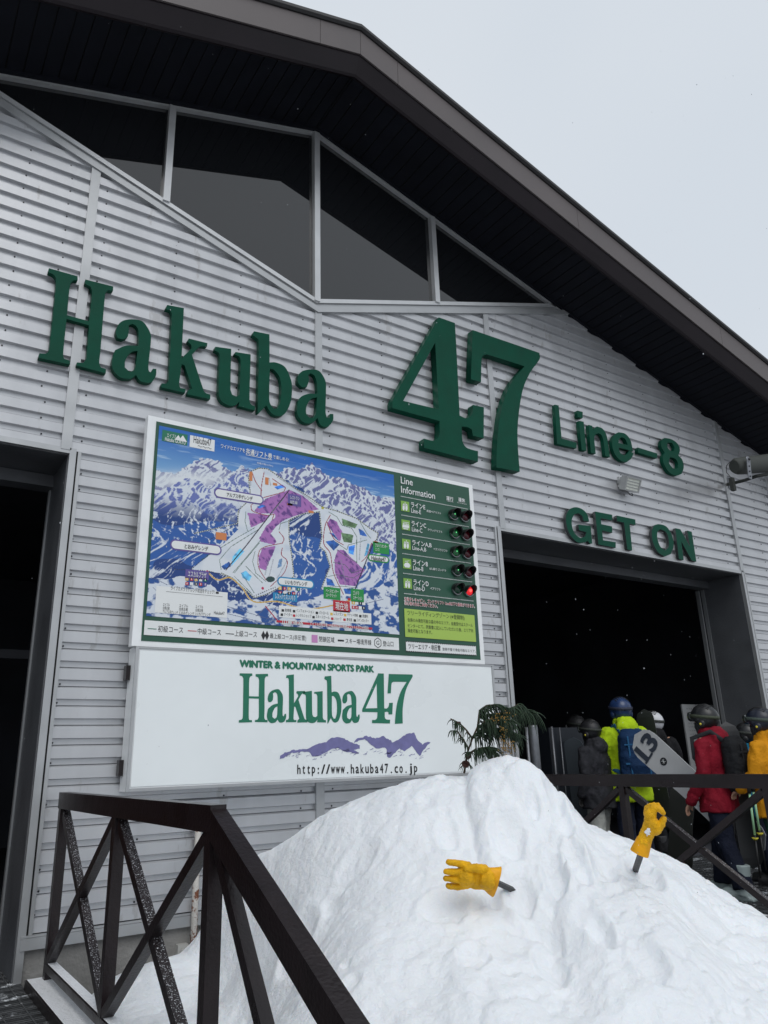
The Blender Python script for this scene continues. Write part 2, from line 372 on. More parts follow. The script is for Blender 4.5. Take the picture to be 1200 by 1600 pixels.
# window band: panes between mullions, frames
def ztop(x): return zr(x)-.055
def zbot(x): return zl(x)+.13
M_glass = mat('dark_window_glass', (.009, .0098, .0115), .02, 0, spec=.85)
M_glass.node_tree.nodes['Principled BSDF'].inputs['IOR'].default_value = 1.52
mull = [-.37, 0.02, 1.51, 3.0, 4.475, 6.56]
def prism_x(bm, pts, y0, y1, mi=0):
    a = [bm.verts.new((x, y0, z)) for x, z in pts]; b = [bm.verts.new((x, y1, z)) for x, z in pts]
    bm.faces.new(a).material_index = mi; bm.faces.new(b[::-1]).material_index = mi
    for i in range(len(pts)): bm.faces.new((a[i], b[i], b[(i+1) % len(pts)], a[(i+1) % len(pts)])).material_index = mi
for i, (a, b) in enumerate(((-.37, 1.48), (1.54, 2.965), (3.035, 4.445), (4.505, 6.56))):
    pts = []
    if i == 0:
        xt = 3-(7.435-.055-5.263-.13)/.645; pts = [(xt, ztop(xt)), (b, zbot(b)), (b, ztop(b))]
    elif i == 3:
        xt = 3+(7.435-.055-5.263-.13)/.61; pts = [(a, zbot(a)), (xt, ztop(xt)), (a, ztop(a))]
    else: pts = [(a, zbot(a)), (b, zbot(b)), (b, ztop(b)), (a, ztop(a))]
    bm = bmesh.new(); prism_x(bm, pts, W+.012, W+.024); obj('window_pane', bm, M_glass, bld)
bm = bmesh.new()
for x in (1.51, 3.0, 4.475):
    box(bm, x-.03, x+.03, W-.045, W+.03, zl(x)+(.11 if x != 3 else .1), zr(x)-.045)
for s in (-1, 1):                               # sloping top rails, bottom rails, sills
    xe = TIPL if s < 0 else TIPR
    for (z0, z1, d, e0, e1) in ((-.052, 0, .03, zr, zr),):
        prism_x(bm, [(3, zr(3)-.052), (xe, zr(xe)-.052), (xe, zr(xe)-.006), (3, zr(3)-.006)], W-.03, W+.03)
    prism_x(bm, [(3, zl(3)+.085), (xe, zl(xe)+.085), (xe, zl(xe)+.128), (3, zl(3)+.128)], W-.03, W+.03)
obj('window_frame', bm, M_frame, bld)
bm = bmesh.new()
for s in (-1, 1):
    xe = TIPL-.2 if s < 0 else TIPR+.15
    prism_x(bm, [(3, zl(3)+.03), (xe, zl(xe)+.03), (xe, zl(xe)+.083), (3, zl(3)+.083)], W-.012, W+.03)
    prism_x(bm, [(3, zl(3)-.03), (xe, zl(xe)-.03), (xe, zl(xe)+.028), (3, zl(3)+.028)], W-.055, W+.03)
obj('window_sill', bm, M_trim, bld)
# roof: planked soffit, stepped fascia, roofing
OV = .78
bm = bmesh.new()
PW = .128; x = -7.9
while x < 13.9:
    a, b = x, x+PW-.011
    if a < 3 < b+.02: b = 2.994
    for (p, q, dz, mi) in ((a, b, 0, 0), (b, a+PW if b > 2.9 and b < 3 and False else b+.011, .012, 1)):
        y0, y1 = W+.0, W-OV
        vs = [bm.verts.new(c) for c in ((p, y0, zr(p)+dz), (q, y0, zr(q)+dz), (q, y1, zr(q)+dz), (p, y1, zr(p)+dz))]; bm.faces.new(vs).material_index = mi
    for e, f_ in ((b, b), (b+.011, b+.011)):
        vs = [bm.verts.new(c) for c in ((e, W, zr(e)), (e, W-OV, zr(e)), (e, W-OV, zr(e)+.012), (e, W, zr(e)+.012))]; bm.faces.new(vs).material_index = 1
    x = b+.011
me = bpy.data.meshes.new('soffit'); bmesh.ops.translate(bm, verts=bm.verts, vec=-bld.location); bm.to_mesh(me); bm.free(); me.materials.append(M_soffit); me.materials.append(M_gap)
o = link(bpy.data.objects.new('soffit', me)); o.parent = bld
def sweep(name, prof, m, xs=(-8, 3, 14), closed=True, parent=bld):
    bm = bmesh.new(); R_ = [[bm.verts.new((x, W-D, zr(x)+h)) for D, h in prof] for x in xs]
    k = len(prof)
    for a, b in zip(R_, R_[1:]):
        for i in range(k if closed else k-1): bm.faces.new((a[i], a[(i+1) % k], b[(i+1) % k], b[i]))
    if closed: bm.faces.new(R_[0]); bm.faces.new(R_[-1][::-1])
    return obj(name, bm, m, parent)
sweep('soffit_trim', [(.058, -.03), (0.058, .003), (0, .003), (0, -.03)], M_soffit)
sweep('lower_fascia', [(OV-.02, -.004), (OV+.012, -.018), (OV+.03, 0), (.885, .15), (.885, .19), (OV-.02, .19)], M_fas1)
bm = bmesh.new(); J = [-8, -6.8, -4.4, -1.9, .55, 2.56, 3.0, 3.43, 5.87, 8.39, 10.85, 14]
for a, b in zip(J, J[1:]):
    R_ = []
    for x in (a+.002, b-.002): R_.append([bm.verts.new((x, W-D, zr(x)+h)) for D, h in ((.888, .165), (.905, .165), (.912, .445), (.888, .445))])
    for i in range(4): bm.faces.new((R_[0][i], R_[0][(i+1) % 4], R_[1][(i+1) % 4], R_[1][i]))
    bm.faces.new(R_[0]); bm.faces.new(R_[1][::-1])
obj('upper_fascia', bm, M_fas2, bld)
sweep('roof', [(.925, .448), (.945, .47), (.94, .51), (.90, .545), (-13, .545), (-13, .2), (.86, .2), (.86, .448)], M_roof)
bm = boxes((-6, -5.9, W+T, W+12.5, -.6, 4.5), (11.9, 12, W+T, W+12.5, -.6, 4.5), (-5.9, 11.9, W+12.4, W+12.5, -.6, 4.5))
obj('side_wall', bm, M_trim, bld)
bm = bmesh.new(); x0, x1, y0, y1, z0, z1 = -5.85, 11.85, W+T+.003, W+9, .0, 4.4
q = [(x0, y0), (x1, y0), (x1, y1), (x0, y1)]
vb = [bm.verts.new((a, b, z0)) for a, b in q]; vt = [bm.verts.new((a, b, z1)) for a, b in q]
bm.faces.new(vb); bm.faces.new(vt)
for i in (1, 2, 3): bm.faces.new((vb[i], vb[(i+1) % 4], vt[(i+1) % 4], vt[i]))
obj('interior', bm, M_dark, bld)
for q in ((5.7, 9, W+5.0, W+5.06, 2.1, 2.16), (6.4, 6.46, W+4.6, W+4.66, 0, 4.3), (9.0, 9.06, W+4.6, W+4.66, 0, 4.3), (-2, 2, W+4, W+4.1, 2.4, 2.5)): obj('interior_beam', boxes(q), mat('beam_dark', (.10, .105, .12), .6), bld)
# ------------------------------------------------------------------ pipe, box, brackets on the wall foot
M_rust = mat('rusty_white_pipe', (.52, .50, .47), .6, .1, bump=.3, bscale=60, wear=((.16, .05, .02), 14, .5, False))
bm = bmesh.new(); tube(bm, [(2.03, W-.07, -.5), (2.03, W-.07, .92)], .022, 12)
o = at_origin(obj('drain_pipe', bm, M_rust)); tag(o, 'thin white vertical pipe streaked with rust against the concrete wall foot', 'pipe')
bm = boxes((1.93, 2.0, W-.06, W-.013, -.01, .07)); tube(bm, [(1.965, W-.06, .03), (1.965, W-.075, .03)], .018, 10)
o = at_origin(obj('outlet_box', bm, mat('weathered_plastic', (.42, .42, .40), .5, bump=.1))); tag(o, 'small weathered grey socket box on concrete beside the rusty pipe', 'socket box')
# ================================================================== GROUND, DECKS
M_snowg = mat('ground_snow', (.27, .275, .285), .6, bump=.5, bscale=3)
bm = bmesh.new(); n = 40
for i in range(n):
    for j in range(n): pass
bmesh.ops.create_grid(bm, x_segments=60, y_segments=60, size=400)
for v in bm.verts: v.co.z = -.5
tag(obj('snow_ground', bm, M_snowg), kind='structure')
def grating_mat():
    m = mat('grating_metal', (.09, .095, .10), .45, .6, wear=((.7, .73, .76), 6, .56, False)); n = m.node_tree.nodes; l = m.node_tree.links
    t = n.new('ShaderNodeTexCoord'); w = n.new('ShaderNodeTexWave'); w.inputs['Scale'].default_value = 12; w.bands_direction = 'Y'; w.inputs['Distortion'].default_value = .4
    l.new(t.outputs['Object'], w.inputs['Vector']); b = n.new('ShaderNodeBump'); b.inputs['Strength'].default_value = 1; b.inputs['Distance'].default_value = .02
    l.new(w.outputs[0], b.inputs['Height']); l.new(b.outputs[0], n['Principled BSDF'].inputs['Normal']); return m
M_grate = grating_mat()
def deck(x0, x1, y0, y1, label):
    d = thing('walkway_deck', ((x0+x1)/2, (y0+y1)/2, -.5), label, 'walkway')
    bm = bmesh.new(); x = x0
    box(bm, x0, x1, y0, y1, -.06, -.02)
    y = y0
    while y < y1:
        box(bm, x0, x1, y, y+.014, -.018, 0); y += .034
    x = x0
    while x < x1: box(bm, x, x+.006, y0, y1, -.018, .003); x += .12
    obj('grating', bm, M_grate, d)
    for px in np.linspace(x0+.1, x1-.1, 3):
        bm = bmesh.new()
        for py in np.linspace(y0+.1, y1-.15, 3): box(bm, px-.05, px+.05, py-.05, py+.05, -.6, -.14)
        box(bm, px-.04, px+.04, y0+.02, y1-.02, -.14, -.062)
        obj('support', bm, M_brown, d)
    return d
dl = deck(-3.4, .99, 2.75, W+T-.01, 'steel grating walkway into the left doorway with a dusting of snow')
dr = deck(5.17, 9.3, 1.2, W+T-.01, 'steel grating walkway under the queue at the right doorway')
M_layer = mat('thin_snow_layer', (.78, .80, .83), .7, bump=.6, bscale=60, wear=((.2, .2, .21), 30, .66, False))
st = thing('steps', (.0, 2.2, -.5), 'short steel stair leading down from the left walkway beside the railing', 'steps')
for k in range(3):
    obj('tread', boxes((-1.2, 1.0, 2.45-.3*k, 2.73-.3*k, -.15-.13*k-.04, -.15-.13*k)), M_grate, st)
# ------------------------------------------------------------------ railings
XL, XR = 1.09, 5.1
def railing(x, ys, zt, slope, label, side, dust, bent=False):
    R_ = thing('railing', (x, ys[0], 0), label, 'railing', 'dark brown steel railings with crossed braces')
    # rails
    bm = bmesh.new()
    box(bm, x-.03, x+.03, ys[-1]-.03, ys[0]+.04, zt-.092, zt)
    obj('top_rail', bm, M_brown, R_)
    bm = bmesh.new()
    box(bm, x-.028, x+.028, ys[-1]+.03, ys[0]-.03, .10, .14)
    br = obj('bottom_rail', bm, M_brown, R_)
    bm = bmesh.new(); bmesh.ops.create_grid(bm, x_segments=2, y_segments=40, size=.5)
    for v in bm.verts: v.co = Vector((x+v.co.x*.05, (ys[0]+ys[-1])/2+v.co.y*(ys[0]-ys[-1]-.08), .147+.004*mnoise.noise(v.co*40)))
    obj('snow_strip', bm, M_layer, R_)
    bm = bmesh.new(); box(bm, x-.11, x+.045, ys[-1]-.1, ys[0]+.08, -.14, .05)
    obj('edge_channel', bm, M_brown, R_)
    bm = bmesh.new(); bmesh.ops.create_grid(bm, x_segments=2, y_segments=40, size=.5)
    for v in bm.verts: v.co = Vector((x-.033+v.co.x*.14, (ys[0]+ys[-1])/2+v.co.y*(ys[0]-ys[-1]+.12), .056+.004*mnoise.noise(v.co*40)))
    obj('snow_strip', bm, M_layer, R_)
    for y in ys: obj('post', boxes((x-.027, x+.027, y-.027, y+.027, .05, zt-.092)), M_brown, R_)
    for a, b in zip(ys, ys[1:]):
        for (p, q, s) in (((a-.03, zt-.11), (b+.03, .15), 1), ((b+.03, zt-.11), (a-.03, .15), -1)):
            bm = bmesh.new(); bar(bm, (x+s*.003, p[0], p[1]), (x+s*.003, q[0], q[1]), .042 if s > 0 else .046, .044, up=(0, 0, 1)); obj('brace', bm, M_brownsnow if s*dust > 0 else M_brown, R_)
    return R_
rlg = railing(XL, [5.2, 3.975, 2.75], 1.06, True, 'dark brown railing in front of the left doorway, sloping down at its near end', 1, 1)
railing(XR, [5.48, 4.27, 3.06, 1.85], 1.02, False, 'dark brown railing behind the snow pile, in front of the queue', -1, 1)
# descending flight of the left railing
y0, z0, y1, z1 = 2.75, 1.06, 1.80, .60; sl = (z1-z0)/(y1-y0); ye = 1.45; ze = z0+sl*(ye-y0)
bm = bmesh.new(); R0 = []
for (y, z) in ((y0-.03, z0+sl*(-.03)), (ye, ze)):
    R0.append([bm.verts.new((XL+i*.03, y, z+j)) for i, j in ((-1, -.10), (1, -.10), (1, 0), (-1, 0))])
for i in range(4): bm.faces.new((R0[0][i], R0[0][(i+1) % 4], R0[1][(i+1) % 4], R0[1][i]))
bm.faces.new(R0[0]); bm.faces.new(R0[1][::-1]); obj('sloping_rail', bm, M_brown, rlg)
bm = bmesh.new(); bar(bm, (XL, y0, .12), (XL, ye, .12+sl*(ye-y0)), .05, .05); obj('bottom_rail', bm, M_brown, rlg)
obj('post', boxes((XL-.03, XL+.03, ye+.02, ye+.08, -.5, ze-.08)), M_brown, rlg)
bm = bmesh.new(); bar(bm, (XL+.009, y0-.03, z0-.13), (XL+.003, ye+.06, .15+sl*(ye-y0)), .042, .046); obj('brace', bm, M_brown, rlg)
bm = bmesh.new(); bar(bm, (XL-.009, y0-.03, .15), (XL-.003, ye+.06, ze-.14), .046, .044); obj('brace', bm, M_brown, rlg)
# ================================================================== WALL LETTERS (traced fronts, metres on the wall)
def cr(ox, oy, s, P): return [(ox+x/s, oy+y/s) for x, y in P]
def wl2(P, y): return [(lambda v: (v.x, v.z))(onY(px, py, y)) for px, py in P]
A = (50, 410, 5.0); B_ = (240, 460, 4.138); C4 = (590, 480, 4.444); D_ = (850, 620, 4.8)
LET = []
LET.append(('letter_H', A, [[(133,45),(357,108),(357,140),(325,140),(303,162),(290,230),(274,412),(447,460),(470,235),(458,190),(413,165),(418,133),(635,188),(633,222),(595,215),(572,245),(535,690),(525,785),(538,820),(578,833),(577,866),(350,806),(352,781),(400,785),(425,750),(446,492),(270,441),(243,720),(250,752),(298,768),(297,797),(52,745),(58,710),(105,714),(132,690),(165,400),(190,140),(172,98),(128,75)]], 'green serif capital H, first letter on the wall, crossed by a batten'))
LET.append(('letter_a', A, [[(790,445),(865,462),(920,540),(930,600),(910,800),(912,845),(928,860),(945,830),(972,832),(968,885),(940,933),(898,940),(845,925),(812,878),(780,905),(735,908),(685,895),(635,840),(625,770),(650,685),(735,650),(832,652),(832,540),(815,498),(785,480),(755,490),(758,530),(748,580),(712,600),(668,590),(655,545),(675,485),(720,452)], [(825,690),(775,702),(730,760),(725,820),(762,855),(798,843),(812,800)]], 'green serif small a right after the capital H'))
LET.append(('letter_k', B_, [[(88,68),(196,88),(181,412),(247,348),(242,325),(220,305),(228,285),(348,315),(345,338),(305,335),(283,350),(248,390),(322,615),(338,638),(368,648),(366,677),(218,645),(222,620),(250,608),(200,458),(182,450),(165,580),(173,605),(208,612),(204,636),(48,600),(52,575),(82,577),(97,558),(118,130),(108,103),(78,95)]], 'green serif small k with one serif foot and a slanted leg'))
LET.append(('letter_u', B_, [[(400,338),(502,352),(497,610),(508,648),(535,660),(555,650),(563,430),(553,400),(525,388),(530,372),(628,388),(620,680),(630,710),(657,725),(655,750),(550,722),(555,692),(530,715),(490,718),(440,690),(420,640),(428,400),(420,375),(395,362)]], 'green serif small u between the k and the b'))
LET.append(('letter_b', B_, [[(650,238),(749,258),(750,440),(790,440),(850,470),(888,550),(895,620),(885,700),(850,770),(808,786),(765,770),(728,718),(682,768),(673,765),(681,330),(678,290),(640,262)], [(752,480),(775,485),(812,530),(826,600),(820,690),(800,738),(775,738),(750,695),(748,600)]], 'green serif small b with a pointed foot'))
LET.append(('letter_a', B_, [[(1015,485),(1070,495),(1108,550),(1115,600),(1112,760),(1120,795),(1135,800),(1142,772),(1162,773),(1160,815),(1130,855),(1100,855),(1075,838),(1060,798),(1035,825),(1000,835),(960,820),(930,775),(930,715),(950,665),(1000,643),(1060,643),(1055,570),(1040,525),(1015,510),(1000,520),(1005,555),(990,600),(960,600),(935,572),(935,530),(960,497)], [(1057,665),(1020,675),(990,720),(987,770),(1010,798),(1035,796),(1050,765)]], 'green serif small a ending the word, above the map board edge'))
LET.append(('digit_4', C4, [[(425,70),(537,110),(548,300),(570,752),(612,770),(645,760),(660,725),(663,678),(738,695),(737,910),(662,892),(655,850),(625,832),(583,828),(590,930),(612,970),(650,988),(697,1000),(697,1073),(322,975),(322,912),(385,928),(418,912),(430,880),(430,790),(103,700),(108,640)], [(400,245),(425,710),(178,650)]], 'large green slab serif digit 4 under the window band'))
LET.append(('digit_7', C4, [[(660,158),(1123,317),(1125,360),(1062,450),(1012,560),(985,700),(972,850),(975,980),(987,1142),(825,1112),(828,1000),(838,850),(862,700),(920,540),(1020,410),(760,328),(730,335),(722,370),(718,520),(648,500)]], 'large green slab serif digit 7 right of the matching 4'))
LET.append(('letter_L', D_, [[(82,58),(110,65),(132,312),(246,345),(243,386),(98,352)]], 'green plain capital L starting the smaller wording right of the big digits'))
LET.append(('letter_i', D_, [[(250,103),(290,113),(290,160),(252,152)], [(262,180),(298,187),(318,405),(283,398)]], 'green plain small i with a square dot'))
LET.append(('letter_n', D_, [[(335,210),(362,218),(368,246),(398,222),(440,240),(468,285),(480,345),(495,452),(460,442),(447,335),(433,290),(408,272),(385,285),(377,312),(388,427),(352,418)]], 'green plain small n between i and e'))
LET.append(('letter_e', D_, [[(560,265),(610,278),(648,325),(668,408),(560,380),(572,420),(602,440),(628,425),(640,402),(672,425),(655,462),(620,490),(580,480),(535,435),(512,365),(520,300)], [(558,345),(628,362),(610,318),(585,303),(566,315)]], 'green plain small e before the dash'))
LET.append(('dash', D_, [[(703,380),(850,425),(848,461),(706,418)]], 'green plain dash on the wall between e and 8'))
LET.append(('digit_8', D_, [[(905,308),(955,318),(1000,350),(1020,398),(1008,438),(1038,475),(1048,530),(1032,578),(990,590),(935,562),(897,495),(893,450),(905,420),(880,370),(882,330)], [(928,343),(960,345),(978,378),(975,408),(945,402),(925,375)], [(945,452),(985,465),(1005,500),(1002,538),(968,538),(938,495)]], 'green plain digit 8 at the end of the smaller wording'))
LET.append(('letter_G', D_, [[(235,828),(285,842),(322,878),(340,936),(298,932),(285,893),(258,873),(228,880),(208,925),(215,990),(240,1035),(275,1060),(308,1048),(318,1015),(262,1000),(258,958),(350,968),(362,1100),(343,1102),(330,1080),(300,1092),(250,1090),(203,1045),(173,980),(165,900),(188,848)]], 'green plain capital G over the left end of the right doorway'))
LET.append(('letter_E', D_, [[(383,860),(512,885),(512,927),(425,910),(430,955),(510,972),(512,1020),(435,1002),(443,1075),(538,1090),(538,1132),(408,1107)]], 'green plain capital E over the right doorway'))
LET.append(('letter_T', D_, [[(545,890),(685,920),(687,962),(642,952),(662,1152),(625,1145),(600,943),(547,932)]], 'green plain capital T over the right doorway'))
LET.append(('letter_O', D_, [[(862,955),(920,975),(962,1045),(972,1120),(950,1180),(905,1198),(852,1162),(817,1090),(808,1010),(825,965)], [(873,992),(915,1015),(935,1070),(935,1125),(908,1153),(872,1122),(850,1060),(850,1012)]], 'green plain capital O over the right doorway'))
LET.append(('letter_N', D_, [[(985,985),(1022,993),(1095,1125),(1075,1003),(1108,1012),(1143,1237),(1108,1228),(1030,1085),(1048,1224),(1012,1216)]], 'green plain capital N, last letter over the right doorway'))
SHAPES = {}
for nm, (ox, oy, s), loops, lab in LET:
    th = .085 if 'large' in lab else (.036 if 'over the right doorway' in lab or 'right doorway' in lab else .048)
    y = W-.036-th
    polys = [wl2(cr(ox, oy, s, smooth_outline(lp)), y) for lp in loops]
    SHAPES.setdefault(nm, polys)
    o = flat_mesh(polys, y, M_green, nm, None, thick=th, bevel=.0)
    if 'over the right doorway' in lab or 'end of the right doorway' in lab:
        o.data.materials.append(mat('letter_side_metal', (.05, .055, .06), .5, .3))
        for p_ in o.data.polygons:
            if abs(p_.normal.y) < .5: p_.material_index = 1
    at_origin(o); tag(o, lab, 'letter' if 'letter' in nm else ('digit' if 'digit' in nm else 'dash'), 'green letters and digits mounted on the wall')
# ================================================================== MAP BOARD
YB = W-.20
def Bp(px, py, y=YB): v = onY(px, py, y); return (v.x, v.z)
mb = thing('map_board', (Bp(480, 900)[0], W-.03, Bp(240, 1010)[1]), 'large white framed ski map board with green border and small signal lights at right', 'map board')
xl, zt = Bp(241, 650); _, zb = Bp(218, 1009); xr = Bp(740, 758)[0]; xr = (xr+Bp(757, 1038)[0])/2; zt = (zt+Bp(740, 758)[1])/2; zb = (zb+Bp(757, 1038)[1])/2
xl = (xl+Bp(218, 1009)[0])/2-.048
YF = YB+.006
obj('casing', boxes((xl, xr, YF, YF+.075, zb, zt)), M_wframe, mb)
obj('mounting_frame', boxes((xl+.18, xr-.12, YF+.0755, W-.03, zb+.06, zt-.12)), M_trim, mb)
bm = bmesh.new()
for k, z in enumerate((zb+.25, zt-.3)): box(bm, xl+.3, xr-.3, W-.034, W-.001, z-.03, z+.03)
GX0, GZ1 = Bp(246, 657); GX0 = (Bp(246, 657)[0]+Bp(219, 1000)[0])/2; GX1 = (Bp(733, 760)[0]+Bp(751, 1031)[0])/2; GZ1 = (Bp(246, 657)[1]+Bp(733, 763)[1])/2; GZ0 = (Bp(221, 1001)[1]+Bp(751, 1031)[1])/2
P = Print(); P.rect(GX0, GX1, GZ0, GZ1); P.build('green_panel', YF-.003, M_sgreen, mb)
MX0 = (Bp(249, 666)[0]+Bp(228, 965)[0])/2; MX1 = (Bp(616, 741)[0]+Bp(623, 988)[0])/2
MZ1 = (Bp(249, 666)[1]+Bp(615, 741)[1])/2; MZ0 = (Bp(228, 964)[1]+Bp(622, 990)[1])/2
# ---- the painted panorama: colours computed per small cell of the printed sheet
def vnoise(x, y, seed=0):
    xi = np.floor(x).astype(int); yi = np.floor(y).astype(int); fx = x-xi; fy = y-yi
    fx = fx*fx*(3-2*fx); fy = fy*fy*(3-2*fy)
    def h(a, b): 
        n = (a*374761393+b*668265263+seed*1442695041) & 0x7fffffff; n = ((n ^ (n >> 13))*1274126177) & 0x7fffffff
        return ((n ^ (n >> 16)) & 0xffff)/65535.
    return (h(xi, yi)*(1-fx)+h(xi+1, yi)*fx)*(1-fy)+(h(xi, yi+1)*(1-fx)+h(xi+1, yi+1)*fx)*fy
def fbm(x, y, o=4, seed=0, ridge=False):
    t = 0; a = .5; s_ = 0
    for i in range(o):
        n = vnoise(x, y, seed+i*17); n = 1-np.abs(2*n-1) if ridge else n
        t = t+a*n; s_ += a; x = x*2.03+5.3; y = y*2.03+1.7; a *= .5
    return t/s_
def inpoly(P, X, Y):
    P = np.array(P); ins = np.zeros(X.shape, bool); j = len(P)-1
    for i in range(len(P)):
        xi, yi = P[i]; xj, yj = P[j]
        c = ((yi > Y) != (yj > Y)) & (X < (xj-xi)*(Y-yi)/(yj-yi+1e-9)+xi); ins ^= c; j = i
    return ins
def dline(P, X, Y):
    d = np.full(X.shape, 1e9); t = np.zeros(X.shape); acc = 0
    for (x0, y0), (x1, y1) in zip(P, P[1:]):
        dx, dy = x1-x0, y1-y0; ll = dx*dx+dy*dy+1e-9; u = np.clip(((X-x0)*dx+(Y-y0)*dy)/ll, 0, 1)
        e = np.hypot(X-x0-u*dx, Y-y0-u*dy); m = e < d; d = np.where(m, e, d); t = np.where(m, acc+u*math.sqrt(ll), t); acc += math.sqrt(ll)
    return d, t
c3 = lambda P: cr(330, 730, 3.87, P)
c5 = lambda P: cr(190, 640, 2.6667, P)
NX, NZ = 520, 400
gx = MX0+(np.arange(NX)+.5)/NX*(MX1-MX0); gz = MZ0+(np.arange(NZ)+.5)/NZ*(MZ1-MZ0)
GXm, GZm = np.meshgrid(gx, gz)
V3 = np.stack([GXm-0, np.full_like(GXm, YB), GZm-CAMZ], -1); w_ = V3@FW
PXm = 600+F*(V3@RR)/w_; PYm = 800-F*(V3@UU)/w_
def mixc(a, b, t): t = np.clip(t, 0, 1)[..., None]; return np.asarray(a)*(1-t)+np.asarray(b)*t
Hh = (GZm-MZ0)/(MZ1-MZ0); Uu = (GXm-MX0)/(MX1-MX0)
col = mixc((.20, .42, .68), (.012, .13, .48), (Hh-.72)*4.2)
wisp = fbm(Uu*9, Hh*60, 4, 3); col = mixc(col, (.55, .72, .86), (wisp-.58)*4*np.exp(-((Hh-.83)/.09)**2))
WHT = np.array((.66, .71, .78)); BLU = np.array((.022, .105, .38)); DBL = np.array((.010, .05, .22)); VIO = np.array((.16, .18, .42))
def mount(sx, sy, seed, frac, dark, lean=.5):
    wv = fbm(Uu*sx*.5, Hh*sy*.5, 3, seed+50); ang = .6+1.5*(wv-.5)*2
    a_ = Uu*1.33*math.cos(.5)-Hh*math.sin(.5); b_ = Uu*1.33*math.sin(.5)+Hh*math.cos(.5)
    r = fbm(a_*sx*1.5+wv*3, b_*sy*.75+wv*3, 5, seed, True); r2 = fbm(a_*sx*4+wv*5, b_*sy*1.6+wv*4, 4, seed+5, True); g = fbm(Uu*150, Hh*120, 2, seed+9)
    t = (r-frac)*4+(r2-.60)*9+(g-.5)*1.0
    return mixc(dark, WHT, t)
far = [(228,752),(240,745),(245,735),(275,740),(292,728),(307,719),(330,715),(345,724),(362,738),(377,728),(390,735),(405,740),(418,738),(434,738),(450,730),(464,732),(471,733),(486,723),(496,732),(516,746),(530,745),(543,752),(558,761),(571,762),(578,770),(595,778),(604,775),(618,780),(640,800),(640,1010),(200,1010),(200,780)]
mfar = inpoly([(x, y+(0)) for x, y in far], PXm, PYm+3*(vnoise(PXm/4, PYm/4, 4)-.5)*2)
C = mount(16, 18, 1, .58, VIO*.85); col = np.where(mfar[..., None], C, col)
cloud = np.exp(-(((PXm-290)/60)**2+((PYm-750)/12)**2)); col = mixc(col, (.72, .76, .80), cloud*1.1*(PXm < 400))
mid = [(200,800),(245,770),(262,760),(290,748),(310,750),(325,762),(345,752),(375,735),(400,745),(440,750),(470,760),(500,800),(535,830),(590,850),(640,880),(640,1010),(200,1010)]
mm = inpoly(mid, PXm, PYm+4*(vnoise(PXm/5, PYm/5, 8)-.5)*2)
C = mount(9, 11, 5, .98, BLU*1.0); C2 = mount(9, 11, 5, 1.02, DBL); C = np.where((fbm(Uu*5, Hh*5, 3, 77) > .52)[..., None], C, C2)
kk = np.clip(1-(PYm-770-(PXm-230)*.12)/34, 0, 1)*(PXm < 420); C = C*(1-kk[..., None])+mount(13, 16, 6, .58, VIO*.8+BLU*.3)*kk[..., None]
col = np.where(mm[..., None], C, col)
rightm = inpoly([(498,790),(520,770),(560,790),(640,850),(640,905),(600,890),(560,840),(530,815)], PXm, PYm); col = np.where((rightm)[..., None], mount(13, 14, 11, .64, VIO*.85), col)
rdark = inpoly([(515,800),(560,825),(600,850),(640,885),(640,930),(560,960),(540,900)], PXm, PYm); col = np.where(rdark[..., None], mount(9, 9, 15, .80, BLU, 1.5), col)
val = inpoly([(200,900),(250,905),(300,900),(330,915),(360,940),(400,935),(440,950),(500,930),(560,925),(590,920),(610,905),(640,895),(640,1010),(200,1010)], PXm, PYm+5*(vnoise(PXm/6, PYm/6, 21)-.5))
vt = fbm(Uu*38, Hh*34, 4, 31); col = np.where(val[..., None], mixc(WHT, BLU*.8, (vt-.47)*9), col)
ski = c3([(225,60),(240,25),(290,5),(340,10),(400,50),(520,135),(600,185),(670,240),(760,265),(880,310),(960,370),(1010,400),(1000,440),(965,470),(940,560),(900,640),(870,740),(840,780),(800,780),(690,740),(665,740),(690,670),(720,600),(690,510),(655,480),(670,420),(655,270),(560,280),(470,320),(470,420),(490,560),(500,660),(430,720),(330,770),(260,790),(130,670),(60,640)])+c5([(290,665),(380,595),(440,545),(485,500),(488,440),(500,400),(535,350),(530,260)])
mS = inpoly(ski, PXm, PYm); shade = fbm(Uu*14, Hh*14, 3, 41)
col = np.where(mS[..., None], mixc((.70, .74, .79), (.50, .58, .70), (shade-.5)*2.2), col)
PUR = np.array((.32, .13, .37)); PUD = np.array((.13, .05, .24))
pr = mixc(PUD, PUR*1.25, (fbm(Uu*60+Hh*30, Hh*22-Uu*20, 4, 51, True)-.42)*5)
for q in ([(440,150),(470,135),(560,175),(650,255),(600,265),(520,290),(440,320),(390,360),(360,400),(395,450),(380,470),(300,450),(290,430),(330,360),(390,300),(380,280),(300,280),(260,265),(330,190)], [(220,275),(350,290),(340,320),(240,365)], [(310,490),(390,475),(370,530),(330,625),(290,610),(285,540)], [(720,310),(760,330),(790,390),(780,450),(700,350)], [(765,500),(800,500),(900,600),(930,620),(870,720),(780,710),(750,650),(745,560)]):
    col = np.where(inpoly(c3(q), PXm+1.5*(vnoise(PXm/3, PYm/3, 3)-.5), PYm)[..., None], pr, col)
